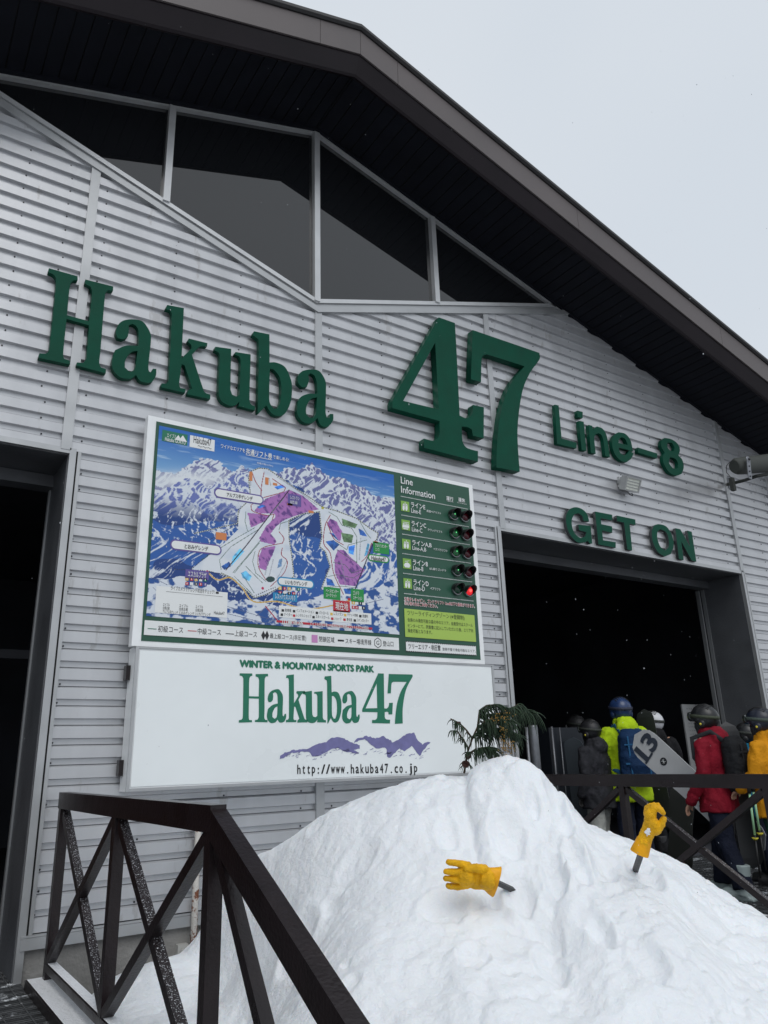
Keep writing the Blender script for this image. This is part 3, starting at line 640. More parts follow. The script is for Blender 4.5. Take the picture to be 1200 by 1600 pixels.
for q, cc in (([(690,450),(740,440),(775,470),(740,505)], BLU), ([(710,395),(740,400),(780,455)], BLU), ([(790,310),(885,345),(870,370),(795,350)], (.10, .19, .09)), ([(785,395),(860,410),(850,460),(800,450)], (.10, .19, .09)), ([(130,540),(175,490),(200,510),(120,600)], (.12, .42, .70)), ([(180,640),(210,625),(245,660),(230,690),(190,670)], (.12, .42, .70)), ([(945,460),(958,465),(945,530),(925,540)], (.12, .42, .70)), ([(275,240),(310,225),(330,235),(290,250)], BLU*1.5), ([(380,120),(430,105),(450,120),(400,135)], BLU*2), ([(410,560),(430,550),(425,600),(400,610)], (.2, .36, .62)), ([(60,600),(110,570),(120,600),(80,620)], BLU), ([(890,370),(920,385),(945,420),(900,410)], BLU), ([(695,670),(730,680),(750,720),(700,715)], BLU*1.3), ([(800,735),(860,730),(850,770),(810,765)], BLU), ([(830,480),(870,470),(860,530),(830,520)], BLU*3)):
    m = inpoly(c3(q), PXm, PYm); col = np.where(m[..., None], mixc(np.array(cc)*.7, np.array(cc)*1.7, (fbm(Uu*50, Hh*50, 3, 61)-.35)*3), col)
def line(Pp, wdt, cc, dash=0):
    global col
    d, t = dline(Pp, PXm, PYm); m = d < wdt/2
    if dash: m &= (np.floor(t/dash) % 2 == 0)
    col = np.where(m[..., None], np.array(cc), col)
RD = (.30, .02, .05); GN = (.04, .12, .08); BK = (.03, .035, .06)
for q in ([(240,25),(290,5),(340,10),(400,50),(520,135),(600,185),(670,240),(760,265),(880,310),(960,370),(1010,400),(1000,440),(965,470)], [(655,270),(560,280),(470,320),(470,420),(490,560),(500,660),(430,720),(330,770),(260,790),(130,670),(60,640)], [(665,740),(690,670),(720,600),(690,510),(655,480),(670,420),(655,270)], [(240,25),(225,60),(240,190),(165,260),(160,340),(-100,400)]):
    line(c3(q), 1.7, (.5, .53, .45)); line(c3(q), 1.5, BK, 1.8)
line(c5([(290,665),(380,590),(360,545),(480,480)]), 1.5, BK, 1.8); line(c5([(220,665),(360,672),(455,700),(545,780),(640,740)]), 1.6, BK, 1.8)
for q in ([(320,30),(305,110),(300,180)], [(250,40),(270,90),(305,140)], [(370,70),(450,125),(435,150),(300,190),(240,230),(250,265),(330,290),(380,285),(370,315)], [(410,390),(440,430),(430,460),(330,480),(290,510),(285,600),(330,680)], [(430,490),(425,530),(460,570),(440,640),(360,720)], [(720,290),(690,350),(680,460),(720,520),(740,640),(800,770)], [(700,330),(740,430),(800,470)], [(970,460),(940,540),(910,570)]):
    line(c3(smooth_outline(q, corner=60, n=4)[:(len(q)-1)*4]+[q[-1]] if len(q) > 2 else q), 1.15, RD)
for q in ([(265,365),(150,430),(-60,560)], [(280,380),(120,480),(50,560),(60,620)], [(210,270),(205,330),(220,385)], [(300,440),(200,560),(130,640)], [(290,460),(180,590),(140,640)], [(265,510),(250,570),(270,640),(330,690)], [(490,320),(420,340),(410,380)], [(710,270),(760,300),(790,350),(850,370),(880,420),(880,580)], [(760,500),(850,560),(880,575)], [(750,450),(820,500),(830,470),(940,440)], [(690,665),(760,650),(860,670),(905,640)], [(700,725),(790,720),(880,730)], [(740,575),(810,590),(850,640),(920,620)], [(900,330),(940,400),(965,430)], [(190,650),(260,760)], [(140,660),(250,770)], [(210,600),(310,700)]):
    line(c3(q), .8, GN)
for q in ([(470,140),(300,360),(215,470),(90,620)], [(985,450),(940,560),(865,750)]): line(c3(q), 1.7, (.02, .015, .04))
for q in ([(375,560),(350,660)], [(345,570),(325,650)], [(455,570),(400,670)], [(785,560),(815,720)], [(905,430),(895,560)], [(440,190),(370,270)], [(235,60),(240,110)], [(350,70),(360,110)], [(400,60),(600,190)], [(430,70),(640,230)]): line(c3(q), 1.6, (.25, .27, .33), .8)
line(c5(smooth_outline([(355,675),(400,710),(450,700),(500,740),(550,800),(650,800),(760,830),(860,820),(970,790)], corner=70, n=5)[:40]+[(970,790)]), 2.6, (.66, .66, .62)); line(c5(smooth_outline([(355,675),(400,710),(450,700),(500,740),(550,800),(650,800),(760,830),(860,820),(970,790)], corner=70, n=5)[:40]+[(970,790)]), 1.8, (.60, .36, .06))
for q in ([(440,820),(640,880)], [(440,850),(600,890),(720,850)], [(560,860),(620,810)], [(600,880),(650,815)], [(130,700),(190,730)], [(130,740),(160,770)], [(970,820),(1090,790)]): line(c5(q), .8, (.10, .13, .25))
line(c5([(600,820),(650,880)]), 1.6, (.4, .02, .05))
for (x, y) in ((620,707),):
    d = np.hypot((PXm-(190+x/2.667))/7, (PYm-(640+y/2.667))/4.5); col = np.where((d < 1)[..., None], (.02, .06, .06), col)
for (x, y, c_) in ((357,676,(.5,.02,.10)),(588,745,(.5,.02,.10)),(948,790,(.5,.02,.04)),(838,410,(.45,.42,.05))):
    d = np.hypot(PXm-(190+x/2.667), PYm-(640+y/2.667)); col = np.where((d < 2.2)[..., None], c_, col)
me = bpy.data.meshes.new('map_print')
vx = MX0+np.arange(NX+1)/NX*(MX1-MX0); vz = MZ0+np.arange(NZ+1)/NZ*(MZ1-MZ0); VX, VZ = np.meshgrid(vx, vz)
co = np.stack([VX-mb.location.x, np.full_like(VX, YF-.006-mb.location.y), VZ-mb.location.z], -1).reshape(-1, 3)
ii = (np.arange(NZ)[:, None]*(NX+1)+np.arange(NX)[None, :]).ravel(); fc = np.stack([ii, ii+1, ii+NX+2, ii+NX+1], 1)
me.vertices.add(len(co)); me.vertices.foreach_set('co', co.ravel().astype('f')); me.loops.add(fc.size); me.loops.foreach_set('vertex_index', fc.ravel().astype('i'))
me.polygons.add(len(fc)); me.polygons.foreach_set('loop_start', np.arange(0, fc.size, 4, dtype='i')); me.polygons.foreach_set('loop_total', np.full(len(fc), 4, 'i')); me.update()
ca = me.color_attributes.new('ink', 'FLOAT_COLOR', 'CORNER'); cc = np.ones((len(fc), 4, 4), 'f'); cc[..., :3] = np.clip(col, 0, 1).reshape(-1, 1, 3); ca.data.foreach_set('color', cc.ravel())
mp = mat('map_ink', (1, 1, 1), .42); at_ = mp.node_tree.nodes.new('ShaderNodeAttribute'); at_.attribute_name = 'ink'; mp.node_tree.links.new(at_.outputs['Color'], mp.node_tree.nodes['Principled BSDF'].inputs['Base Color'])
me.materials.append(mp); o = link(bpy.data.objects.new('map_print', me)); o.parent = mb
# ---- lettering and small panels on the board (positions measured on the photo, laid out in board metres)
PR = {}
def pr_(key, m, lvl=0): return PR.setdefault((key, lvl), (Print(), m))[0]
Y1, Y2, Y3 = YF-.009, YF-.0115, YF-.014
def T(key, m, s, a, b, h, lvl=2, bold=0.0):
    """text between photo points a (lower left) and b (lower right); h in metres"""
    p, q = Bp(*a), Bp(*b); z = (p[1]+q[1])/2; pr_(key, m, lvl).text(s, (p[0], z), q[0]-p[0], h, bold)
def RQ(key, m, a, b, c, d, lvl=1):
    """rectangle from four photo corners tl,tr,br,bl"""
    a, b, c, d = Bp(*a), Bp(*b), Bp(*c), Bp(*d); pr_(key, m, lvl).rect((a[0]+d[0])/2, (b[0]+c[0])/2, (c[1]+d[1])/2, (a[1]+b[1])/2)
def c5p(x, y): return (190+x/2.6667, 640+y/2.6667)
def c6p(x, y): return (600+x/5, 730+y/5)
def pill(key, m, cx, cy, w, h, lvl=1, r=None):
    x, z = Bp(*c5p(cx, cy)); r = h/2 if r is None else r; pts = []
    for (sx, sz, a0) in ((1, 1, 0), (-1, 1, 90), (-1, -1, 180), (1, -1, 270)):
        for k in range(6): a = math.radians(a0+k*18); pts.append((x+sx*(w/2-r)+r*math.cos(a), z+sz*(h/2-r)+r*math.sin(a)))
    pr_(key, m, lvl).poly([pts])
RQ('legend_strip', M_pwhite, c5p(96,880), c5p(1155,950), c5p(1155,1004), c5p(92,937))
for (x0, x1, y, m) in ((108,145,913,MATS['print_green']),(275,312,922,M_red),(433,468,934,M_black)):
    RQ('legend_line', m, c5p(x0,y-1.5), c5p(x1,y), c5p(x1,y+3), c5p(x0,y+1.5), 2) if False else RQ('legend_line_'+m.name, m, c5p(x0,y-2), c5p(x1,y), c5p(x1,y+3), c5p(x0,y+1), 2)
HT = .046
T('legend_text', M_black, '初級コース', c5p(150,928), c5p(255,931), HT); T('legend_text', M_black, '中級コース', c5p(316,937), c5p(413,941), HT); T('legend_text', M_black, '上級コース', c5p(470,945), c5p(563,950), HT)
T('legend_text', M_black, '最上級コース(非圧雪)', c5p(617,958), c5p(768,965), HT); T('legend_text', M_black, '閉鎖区域', c5p(822,968), c5p(886,972), HT); T('legend_text', M_black, 'スキー場境界線', c5p(932,976), c5p(1040,982), HT); T('legend_text', M_black, '登山口', c5p(1088,986), c5p(1132,988), .045)
T('legend_text', M_black, 'G', c5p(1061,980), c5p(1073,981), .035)
for cx in (590, 605):
    x, z = Bp(*c5p(cx, 941)); pr_('legend_text', M_black, 2).poly([[(x-.018, z), (x, z-.036), (x+.018, z), (x, z+.036)]])
x, z = Bp(*c5p(1067, 972)); pr_('legend_text', M_black, 2).poly([[(x+.04*math.cos(a*math.pi/3+.52), z+.045*math.sin(a*math.pi/3+.52)) for a in range(6)], [(x+.034*math.cos(a*math.pi/3+.52), z+.039*math.sin(a*math.pi/3+.52)) for a in range(6)]])
RQ('legend_closed', M_ppink, c5p(791,938), c5p(816,940), c5p(816,972), c5p(791,970), 2); RQ('legend_text', M_black, c5p(900,958), c5p(926,960), c5p(926,967), c5p(900,965), 2)
RQ('logo_green', M_plab if False else M_pgreen, c5p(170,83), c5p(275,106), c5p(273,152), c5p(167,128)); T('title_text', M_pwhite, 'Hakuba GORYU', c5p(180,131), c5p(265,146), .03, 2, .02); T('title_text', M_pwhite, 'エイブル', c5p(188,115), c5p(228,122), .035, 2)
x, z = Bp(*c5p(246,126)); pr_('title_text', M_pwhite, 2).poly([[(x-.05, z-.01), (x-.02, z+.035), (x-.005, z+.01), (x+.015, z+.04), (x+.05, z-.01)]])
RQ('logo_white', M_pwhite, c5p(285,106), c5p(388,128), c5p(386,177), c5p(283,153)); T('logo_text', M_black, 'Hakuba47', c5p(299,139), c5p(372,153), .06, 2, .0); T('logo_text', M_pviolet if False else M_black, '～～～', c5p(316,155), c5p(374,166), .012, 2)
T('title_text', M_pwhite, 'ワイドなエリアを', c5p(413,160), c5p(513,180), .034, 2, .015); T('title_text', M_pwhite, '共通リフト券', c5p(517,187), c5p(626,207), .052, 2, .025); T('title_text', M_pwhite, 'で楽しめる!', c5p(630,206), c5p(696,217), .034, 2, .015)
RQ('title_text', M_pwhite, c5p(517,188), c5p(626,209), c5p(626,211), c5p(517,190), 2)
T('title_text', M_pwhite, '地蔵の頭(1676m)', c5p(563,228), c5p(630,240), .02, 2)
for (s, cx, cy, w, h, m, x0, x1, tm) in (('アルプス平ゲレンデ',490,362,.42,.082,M_pviolet,437,545,M_black), ('とおみゲレンデ',311,574,.40,.082,M_pviolet,262,360,M_black), ('いいもりゲレンデ',726,722,.33,.075,M_pblue,680,772,M_black), ('Hakuba47',1070,621,.22,.065,M_plab,1040,1099,M_black)):
    pill('label_border_'+m.name, m, cx, cy, w, h, 1); pill('label_plate', M_pwhite, cx, cy, w-.022, h-.022, 2)
    a = Bp(*c5p(x0, cy)); b = Bp(*c5p(x1, cy)); zc = Bp(*c5p(cx, cy))[1]; pr_('label_text', M_black, 3).text(s, (a[0], zc-.02), b[0]-a[0], .036, .012)
for (s, x0, x1, cy, h, m) in (('エスカルプラザ',265,363,688,.066,M_pviolet), ('レストハウスいいもり',630,731,782,.06,M_pblue), ('レストラン\nALPS 360',692,748,378,.10,M_pviolet), ('アルパインセンター\nエノス',1048,1114,577,.10,M_plab), ('ベースセンター\nユークリット',841,911,766,.10,M_plab), ('ゴンドラ\nステーション',955,1009,775,.11,M_plab), ('現在地',881,951,820,.095,M_red)):
    a = Bp(*c5p(x0, cy)); b = Bp(*c5p(x1, cy)); zc = Bp(*c5p((x0+x1)/2, cy))[1]
    pr_('label_'+m.name, m, 1).rect(a[0], b[0], zc-h/2, zc+h/2); pr_('label_lettering', M_pwhite, 3).text(s, (a[0]+.02, zc-h*.34), b[0]-a[0]-.04, h*.68, .012)
a = Bp(*c5p(645, 868)); b = Bp(*c5p(1044, 912)); c_ = Bp(*c5p(648, 884))
pr_('label_print_red', M_red, 1).rect(a[0], b[0], Bp(*c5p(1044, 916))[1]-.002, Bp(*c5p(648, 871))[1]-.012)
zz = (Bp(*c5p(1044, 916))[1]+Bp(*c5p(648, 871))[1]-.014)/2
pr_('label_lettering', M_pwhite, 3).text('山麓道路', (a[0]+.05, zz-.02), .18, .04, .014); pr_('label_lettering', M_pwhite, 3).text('エイブル白馬五竜～Hakuba47間の移動はシャトルバスが便利!', (a[0]+.29, zz-.018), b[0]-a[0]-.33, .036, .006)
# legend of facilities, camera panel
RQ('legend_panel', M_pwhite, c5p(655,818), c5p(1040,848), c5p(1040,893), c5p(655,868), 1)
for row, y0, y1, items in ((0, 842, 868, [('駐車場',680,706),('インフォメーション',727,801),('パトロール',822,862),('レストラン',883,922),('チケット売場',940,983),('救護所',1003,1026)]), (1, 860, 888, [('ナイター',676,710),('レンタルショップ',727,790),('スキースクール',808,866),('ショップ',886,915),('更衣室',937,960),('コインロッカー',980,1030)])):
    for s, x0, x1 in items:
        yy = y0+(y1-y0)*(x0-676)/350
        T('legend_small', M_black, s, c5p(x0, yy), c5p(x1, yy+2.2), .026, 2)
        m = rng.choice([M_black, M_pyel, M_red, M_pgreen]) if row == 0 else rng.choice([M_black, M_red]); RQ('legend_icon_'+m.name, m, c5p(x0-14, yy-11), c5p(x0-4, yy-10), c5p(x0-4, yy), c5p(x0-14, yy-1), 2)
RQ('camera_panel', M_pwhite, c5p(152,735), c5p(440,762), c5p(440,868), c5p(130,845), 1)
T('camera_text', M_black, 'ライブカメラでゲレンデ状況をチェック!', c5p(204,752), c5p(386,770), .034, 2); RQ('camera_text', M_black, c5p(392,759), c5p(404,760), c5p(404,768), c5p(392,767), 2); RQ('camera_text', M_black, c5p(185,759), c5p(420,778), c5p(420,779), c5p(185,760), 2)
for i, (s, cx) in enumerate((('エイブル\n白馬五竜\nアルプス平ゲレンデ',202),('エイブル\n白馬五竜\nとおみゲレンデ',270),('エイブル\n白馬五竜\nいいもりゲレンデ',338),('Hakuba47',406))):
    w = 32 if i < 3 else 22; y = 849+i*4 if i < 3 else 853; T('camera_text', M_black, s, c5p(cx-w, y), c5p(cx+w, y+3), .075 if i < 3 else .024, 2)
for (cx, cy) in ((272,706),(660,745),(965,805)):
    for k in range(5):
        for r in range(2):
            m = [M_pyel, M_red, M_pyel, M_pwhite, M_pgreen, M_red, M_pwhite, M_black, M_red, M_pviolet][k+5*r] if cx < 900 else [M_pyel, M_pwhite, M_black, M_pwhite, M_pyel, M_red, M_red, M_pwhite, M_black, M_black][k+5*r]
            if cx > 900 and k == 4: continue
            x, y = cx+k*(19 if cx < 900 else 14.5), cy+r*19+k*1.0
            RQ('facility_icon_'+m.name, m, c5p(x-6.5, y-7), c5p(x+6.5, y-6), c5p(x+6.5, y+7), c5p(x-6.5, y+6), 1)
            RQ('icon_mark', M_pwhite if m is not M_pwhite else M_black, c5p(x-1.5, y-4), c5p(x+1.5, y-4), c5p(x+1.5, y+4), c5p(x-1.5, y+4), 2)
for (x0, x1, y0, y1) in ((532,545,258,296),(598,612,282,312),(630,648,305,315),(392,437,512,542),(778,800,420,430),(690,712,390,398),(1050,1068,548,555)): RQ('orange_mark', MATS.get('print_orange') or mat('print_orange', (.62, .22, .08), .5), c5p(x0,y0), c5p(x1,y0+2), c5p(x1,y1+2), c5p(x0,y1), 1)
# right hand panel
T('panel_title', M_pwhite, 'Line', c6p(131,130), c6p(223,142), .066, 2, .01); T('panel_title', M_pwhite, 'Information', c6p(133,200), c6p(397,250), .066, 2, .01)
T('panel_title', M_pwhite, '運行', c6p(486,258), c6p(540,268), .042, 2, .02); T('panel_title', M_pwhite, '運休', c6p(580,270), c6p(632,278), .042, 2, .02)
T('panel_title', M_pwhite, 'Operation', c6p(490,270), c6p(540,278), .014, 2); T('panel_title', M_pwhite, 'Out of operation', c6p(570,283), c6p(645,295), .014, 2)
rows = [('ラインE', 'Line-E', '高速ペアリフト', 262, 130, 320, 287), ('ラインC', 'Line-C', 'クワッドリフト', 408, 135, 327, 298), ('ラインA,B', 'Line-A,B', 'ペアパラリフト', 558, 140, 370, 328), ('ライン8', 'Line-8', '8人乗りゴンドラ', 710, 145, 340, 305), ('ラインD', 'Line-D', 'ペアリフト', 865, 150, 347, 317)]
for i, (j, e, t_, y, x, xr_, xe) in enumerate(rows):
    RQ('line_icon', M_limed, c6p(x,y), c6p(x+66,y+9), c6p(x+68,y+88), c6p(x+3,y+79), 1)
    T('line_name', M_pwhite, j, c6p(x+80,y+56), c6p(xr_,y+66+(5 if i == 2 else 0)), .05, 2, .02); T('line_name', M_pwhite, e, c6p(x+82,y+94), c6p(xe,y+106), .042, 2, .012)
    s0 = {0: 332, 1: 340, 2: 385, 3: 355, 4: 360}[i]; s1 = {0: 443, 1: 453, 2: 495, 3: 483, 4: 440}[i]
    T('line_name', M_pwhite, t_, c6p(s0, y+92 if i != 2 else y+92), c6p(s1, y+92+(s1-s0)*.13), .024, 2, .012)
    # pictogram
    q = lambda u, v: Bp(*c6p(x+u, y+v+u*.12))
    if i in (0, 2, 4):
        for pts in ([(31,8),(35,8),(35,28),(31,28)], [(14,30),(54,30),(54,34),(14,34)]): pr_('pictogram', M_pwhite, 2).poly([[q(*p) for p in pts]])
        for s_ in (22, 44):
            pr_('pictogram', M_pwhite, 2).poly([[q(s_+6*math.cos(a*.7), 27+7*math.sin(a*.7)) for a in range(9)]]); pr_('pictogram', M_pwhite, 2).poly([[q(s_-8, 36), q(s_+8, 36), q(s_+9, 58), q(s_+4, 74), q(s_-4, 74), q(s_-9, 58)]])
    elif i == 1:
        for pts in ([(12,18),(56,18),(56,22),(12,22)], [(8,40),(60,40),(60,62),(8,62)], [(14,66),(54,66),(52,74),(16,74)]): pr_('pictogram', M_pwhite, 2).poly([[q(*p) for p in pts]])
        for s_ in (15, 27, 39, 51): pr_('pictogram', M_pwhite, 2).poly([[q(s_+5*math.cos(a*.7), 33+6*math.sin(a*.7)) for a in range(9)]])
    else:
        for pts in ([(16,22),(52,14),(52,18),(16,26)], [(32,18),(36,18),(36,34),(32,34)], [(16,40),(22,34),(46,34),(52,40),(60,54),(50,70),(18,70),(8,54)]): pr_('pictogram', M_pwhite, 2).poly([[q(*p) for p in pts]])
for (x0, y0, x1, y1) in ((130,228,655,328),(135,373,663,468),(140,522,672,608),(143,674,680,752),(148,828,690,898),(155,985,700,1048)):
    a, b = Bp(*c6p(x0, y0)), Bp(*c6p(x1, y1)); z = (a[1]+b[1])/2; n_ = 60
    for k in range(n_):
        u = a[0]+(b[0]-a[0])*k/n_; pr_('dotted_rule', M_pwhite, 2).rect(u, u+(b[0]-a[0])/n_*.55, z-.0035, z+.0035)
T('notice_line', M_red, '五竜テレキャビン、ゴンドラリフト Line8は下り乗車ができます。', c6p(158,1045), c6p(705,1098), .032, 3, .0); T('notice_line', M_red, '初心者の方はご利用ください。', c6p(160,1075), c6p(415,1100), .030, 3, .0)
T('notice_outline', M_pwhite, '五竜テレキャビン、ゴンドラリフト Line8は下り乗車ができます。', c6p(155,1047), c6p(708,1100), .037, 2, .05); T('notice_outline', M_pwhite, '初心者の方はご利用ください。', c6p(157,1077), c6p(418,1102), .035, 2, .05)
RQ('zone_panel', M_lime, c6p(157,1100), c6p(705,1160), c6p(719,1368), c6p(165,1322), 1)
T('zone_text', M_black, 'ツリーライディングゾーン (※登録制)', c6p(182,1158), c6p(628,1203), .05, 2); T('zone_text', M_black, '会員のみ滑走可能な森の中のエリア。会員受付はスクール', c6p(183,1205), c6p(692,1252), .034, 2)
T('zone_text', M_black, 'センターにて。同意書に記入していただいた後、エリア内', c6p(183,1248), c6p(695,1296), .034, 2); T('zone_text', M_black, '滑走可能となります。', c6p(183,1291), c6p(375,1306), .034, 2)
RQ('area_panel', M_pwhite, c6p(170,1358), c6p(716,1400), c6p(721,1472), c6p(172,1435), 1)
T('area_text', M_black, 'ツリーエリア・非圧雪', c6p(190,1418), c6p(440,1435), .047, 2, .008); T('area_text', M_black, '登録不要で滑走可能なエリア。', c6p(455,1432), c6p(715,1450), .027, 2)
a = Bp(*c6p(170,1358)); b = Bp(*c6p(716,1400)); c_ = Bp(*c6p(172,1435)); d_ = Bp(*c6p(721,1472))
for zz in ((a[1]+b[1])/2, (c_[1]+d_[1])/2):
    for k in range(34): u = a[0]+(b[0]-a[0])*k/34; pr_('area_text', M_black, 2).rect(u, u+.014, zz-.004, zz+.004)
for (key, lvl), (p_, m) in PR.items():
    nm = key
    for suf in ('_print_red', '_print_green', '_print_black', '_print_violet', '_print_blue', '_print_label_green', '_print_yellow', '_print_white'):
        nm = nm.replace(suf, '')
    p_.build(nm, YF-.0062-.0016*lvl, m, mb)
M_hood = mat('lamp_hood_black', (.012, .012, .013), .35); M_hoodrim = mat('lamp_rim', (.25, .26, .27), .3, .7)
def lens_mat(nm, c, e, st): return mat(nm, c, .12, 0, emit=e if st else None, estr=st)
LG0 = lens_mat('lens_green', (.006, .05, .025), None, 0); LG1 = lens_mat('lens_green_lit', (.01, .12, .04), (.05, .5, .12), .02); LR0 = lens_mat('lens_red', (.07, .004, .01), None, 0); LR1 = lens_mat('lens_red_lit', (.4, .01, .02), (1, .02, .03), .6); DOT = mat('lamp_glow', (.1, .8, .2), .3, emit=(.2, 1, .35), estr=.9); DOTR = mat('lamp_glow_red', (.9, .1, .1), .3, emit=(1, .1, .08), estr=1.6)
for i, (gx_, gy_, rx_, ry_) in enumerate(((535,372,622,388),(545,515,632,532),(550,662,640,675),(560,808,650,822),(562,953,655,968))):
    for (px, py, lm, glow) in ((gx_, gy_, LG1 if i in (1, 2) else LG0, DOT if i < 4 else None), (rx_, ry_, LR1 if i == 4 else LR0, DOTR if i == 4 else None)):
        x, z = Bp(*c6p(px, py)); L_ = thing('signal_lamp', (0, 0, 0), None, None); L_.parent = mb; L_.location = Vector((x, YF-.01, z))-mb.location
        del_ = [L_.pop(k, None) for k in ('label', 'category')]
        bm = bmesh.new(); tube(bm, [(0, .006, 0), (0, -.012, 0)], .052, 20); tube(bm, [(0, -.012, 0), (0, -.016, 0)], .05, 20); obj('housing', bm, M_hood, L_, world=False)
        bm = bmesh.new(); ball(bm, (0, -.014, 0), (.044, .016, .044), 16); obj('lens', bm, lm, L_, world=False)
        bm = bmesh.new(); n_ = 14; ro = []; 
        for k in range(n_+1):
            a = math.radians(-35+250*k/n_); dep = .012+.085*max(0, math.sin(max(0, min(math.pi, (a+.61)/(4.36)*math.pi))))**.8
            ro.append([bm.verts.new((r*math.cos(a), y, r*math.sin(a)-.12*abs(y)*(y < -.02))) for r, y in ((.053, -.01), (.053, -dep), (.050, -dep), (.050, -.01))])
        for a_, b__ in zip(ro, ro[1:]):
            for k in range(4): bm.faces.new((a_[k], a_[(k+1) % 4], b__[(k+1) % 4], b__[k])).smooth = True
        bm.faces.new(ro[0]); bm.faces.new(ro[-1][::-1]); obj('hood', bm, M_hood, L_, world=False)
        bm = bmesh.new(); n_ = 12; ro = []
        for k in range(n_+1):
            a = math.radians(190+150*k/n_); ro.append([bm.verts.new((r*math.cos(a), y, r*math.sin(a))) for r, y in ((.056, .0), (.056, -.02), (.051, -.02), (.051, .0))])
        for a_, b__ in zip(ro, ro[1:]):
            for k in range(4): bm.faces.new((a_[k], a_[(k+1) % 4], b__[(k+1) % 4], b__[k]))
        obj('rim', bm, M_hoodrim, L_, world=False)
        if glow: bm = bmesh.new(); ball(bm, (.004, -.029, 0), .006 if i < 4 else .016, 8); obj('bulb', bm, glow, L_, world=False)
# ================================================================== LOWER SIGN
YS = W-.19
def Sp(px, py): v = onY(px, py, YS); return (v.x, v.z)
sx0 = (Sp(212,1009)[0]+Sp(197,1236)[0])/2; sx1 = Sp(771,1044)[0]; sz1 = (Sp(212,1009)[1]+Sp(771,1044)[1])/2; sz0 = (Sp(197,1237)[1]+Sp(640,1216)[1])/2
sz1 = zb-.0015
sg = thing('sign_board', ((sx0+sx1)/2, W-.03, sz0), 'wide white sign with green lettering and a purple brushed mountain line, below the ski map', 'sign')
obj('casing', boxes((sx0, sx1, YS+.006, W-.035, sz0, sz1)), M_wframe, sg)
obj('face_panel', boxes((sx0+.03, sx1-.03, YS+.001, YS+.0055, sz0+.03, sz1-.03)), M_white, sg)
bm = boxes((sx0, sx0+.022, YS-.004, YS+.0055, sz0, sz1), (sx1-.022, sx1, YS-.004, YS+.0055, sz0, sz1), (sx0+.0225, sx1-.0225, YS-.004, YS+.0055, sz1-.012, sz1), (sx0+.0225, sx1-.0225, YS-.004, YS+.0055, sz0, sz0+.02)); obj('frame', bm, M_trim, sg)
bm = boxes((sx0-.03, sx0-.002, W-.10, W-.04, sz0+.1, sz0+.2), (sx0-.03, sx0-.002, W-.10, W-.04, sz1-.22, sz1-.12)); obj('bracket', bm, M_brown, sg)
q6 = lambda x, y: Sp(360+x/3.53, 1020+y/3.53)
P = Print()
for nm, x0, x1, y0, y1 in (('letter_H',47,207,113,385),('letter_a',202,308,200,388),('letter_k',305,425,120,385),('letter_u',400,527,210,388),('letter_b',518,612,127,390),('letter_a',615,712,210,390),('digit_4',725,895,113,390),('digit_7',867,1010,117,392)):
    X0 = q6(x0, (y0+y1)/2)[0]; X1 = q6(x1, (y0+y1)/2)[0]; Z1 = q6((x0+x1)/2, y0)[1]; Z0 = q6((x0+x1)/2, y1)[1]
    lo = SHAPES[nm]; xs = [p[0] for p in lo[0]]; zs = [p[1] for p in lo[0]]
    f = lambda p: (X0+(p[0]-min(xs))/(max(xs)-min(xs))*(X1-X0), Z0+(p[1]-min(zs))/(max(zs)-min(zs))*(Z1-Z0))
    P.poly([[f(p) for p in l_] for l_ in lo])
a, b = q6(52, 77), q6(790, 108)
P.text('WINTER & MOUNTAIN SPORTS PARK', (a[0], (a[1]+b[1])/2), b[0]-a[0], .050, .075)
P.build('lettering', YS-.001, M_pgreen, sg)
P = Print()
def jag(Q, a=5):
    out = []
    for i in range(len(Q)):
        x0, y0 = Q[i]; x1, y1 = Q[(i+1) % len(Q)]; n_ = max(1, int(math.hypot(x1-x0, y1-y0)/9))
        for k in range(n_): u = k/n_; out.append((x0+(x1-x0)*u+rng.uniform(-a, a)*.6, y0+(y1-y0)*u+rng.uniform(-a, a)))
    return out
for Q in ([(270,588),(275,570),(300,550),(350,535),(420,532),(470,508),(530,490),(560,468),(585,463),(620,472),(680,498),(715,510),(715,528),(680,535),(712,556),(640,545),(590,525),(550,535),(500,565),(450,572),(440,550),(400,545),(330,555),(290,580)],
          [(680,495),(700,470),(750,460),(800,470),(845,460),(885,485),(890,495),(940,470),(970,450),(1015,440),(1030,480),(1060,505),(1090,488),(1103,495),(1080,515),(1065,535),(1045,572),(1030,555),(1000,515),(960,540),(930,530),(880,580),(865,570),(860,530),(840,520),(800,530),(770,500),(740,475),(700,488)]):
    P.poly([[q6(*p) for p in jag(Q, 3.5)]])
for k in range(70):
    x = rng.uniform(300, 1080); y = np.interp(x, [300, 450, 580, 700, 780, 860, 950, 1040, 1080], [560, 572, 530, 550, 535, 560, 545, 575, 530])+rng.uniform(-6, 22); l_ = rng.uniform(4, 26)
    P.poly([[q6(x, y), q6(x+l_, y-l_*.4+rng.uniform(-3, 3)), q6(x+l_, y-l_*.4+2.5), q6(x, y+1.5)]])
P.build('mountain_brushwork', YS-.001, M_purple, sg)
P = Print(); s_ = 'http://www.hakuba47.co.jp'
xs_ = np.linspace(368, 1040, 26)
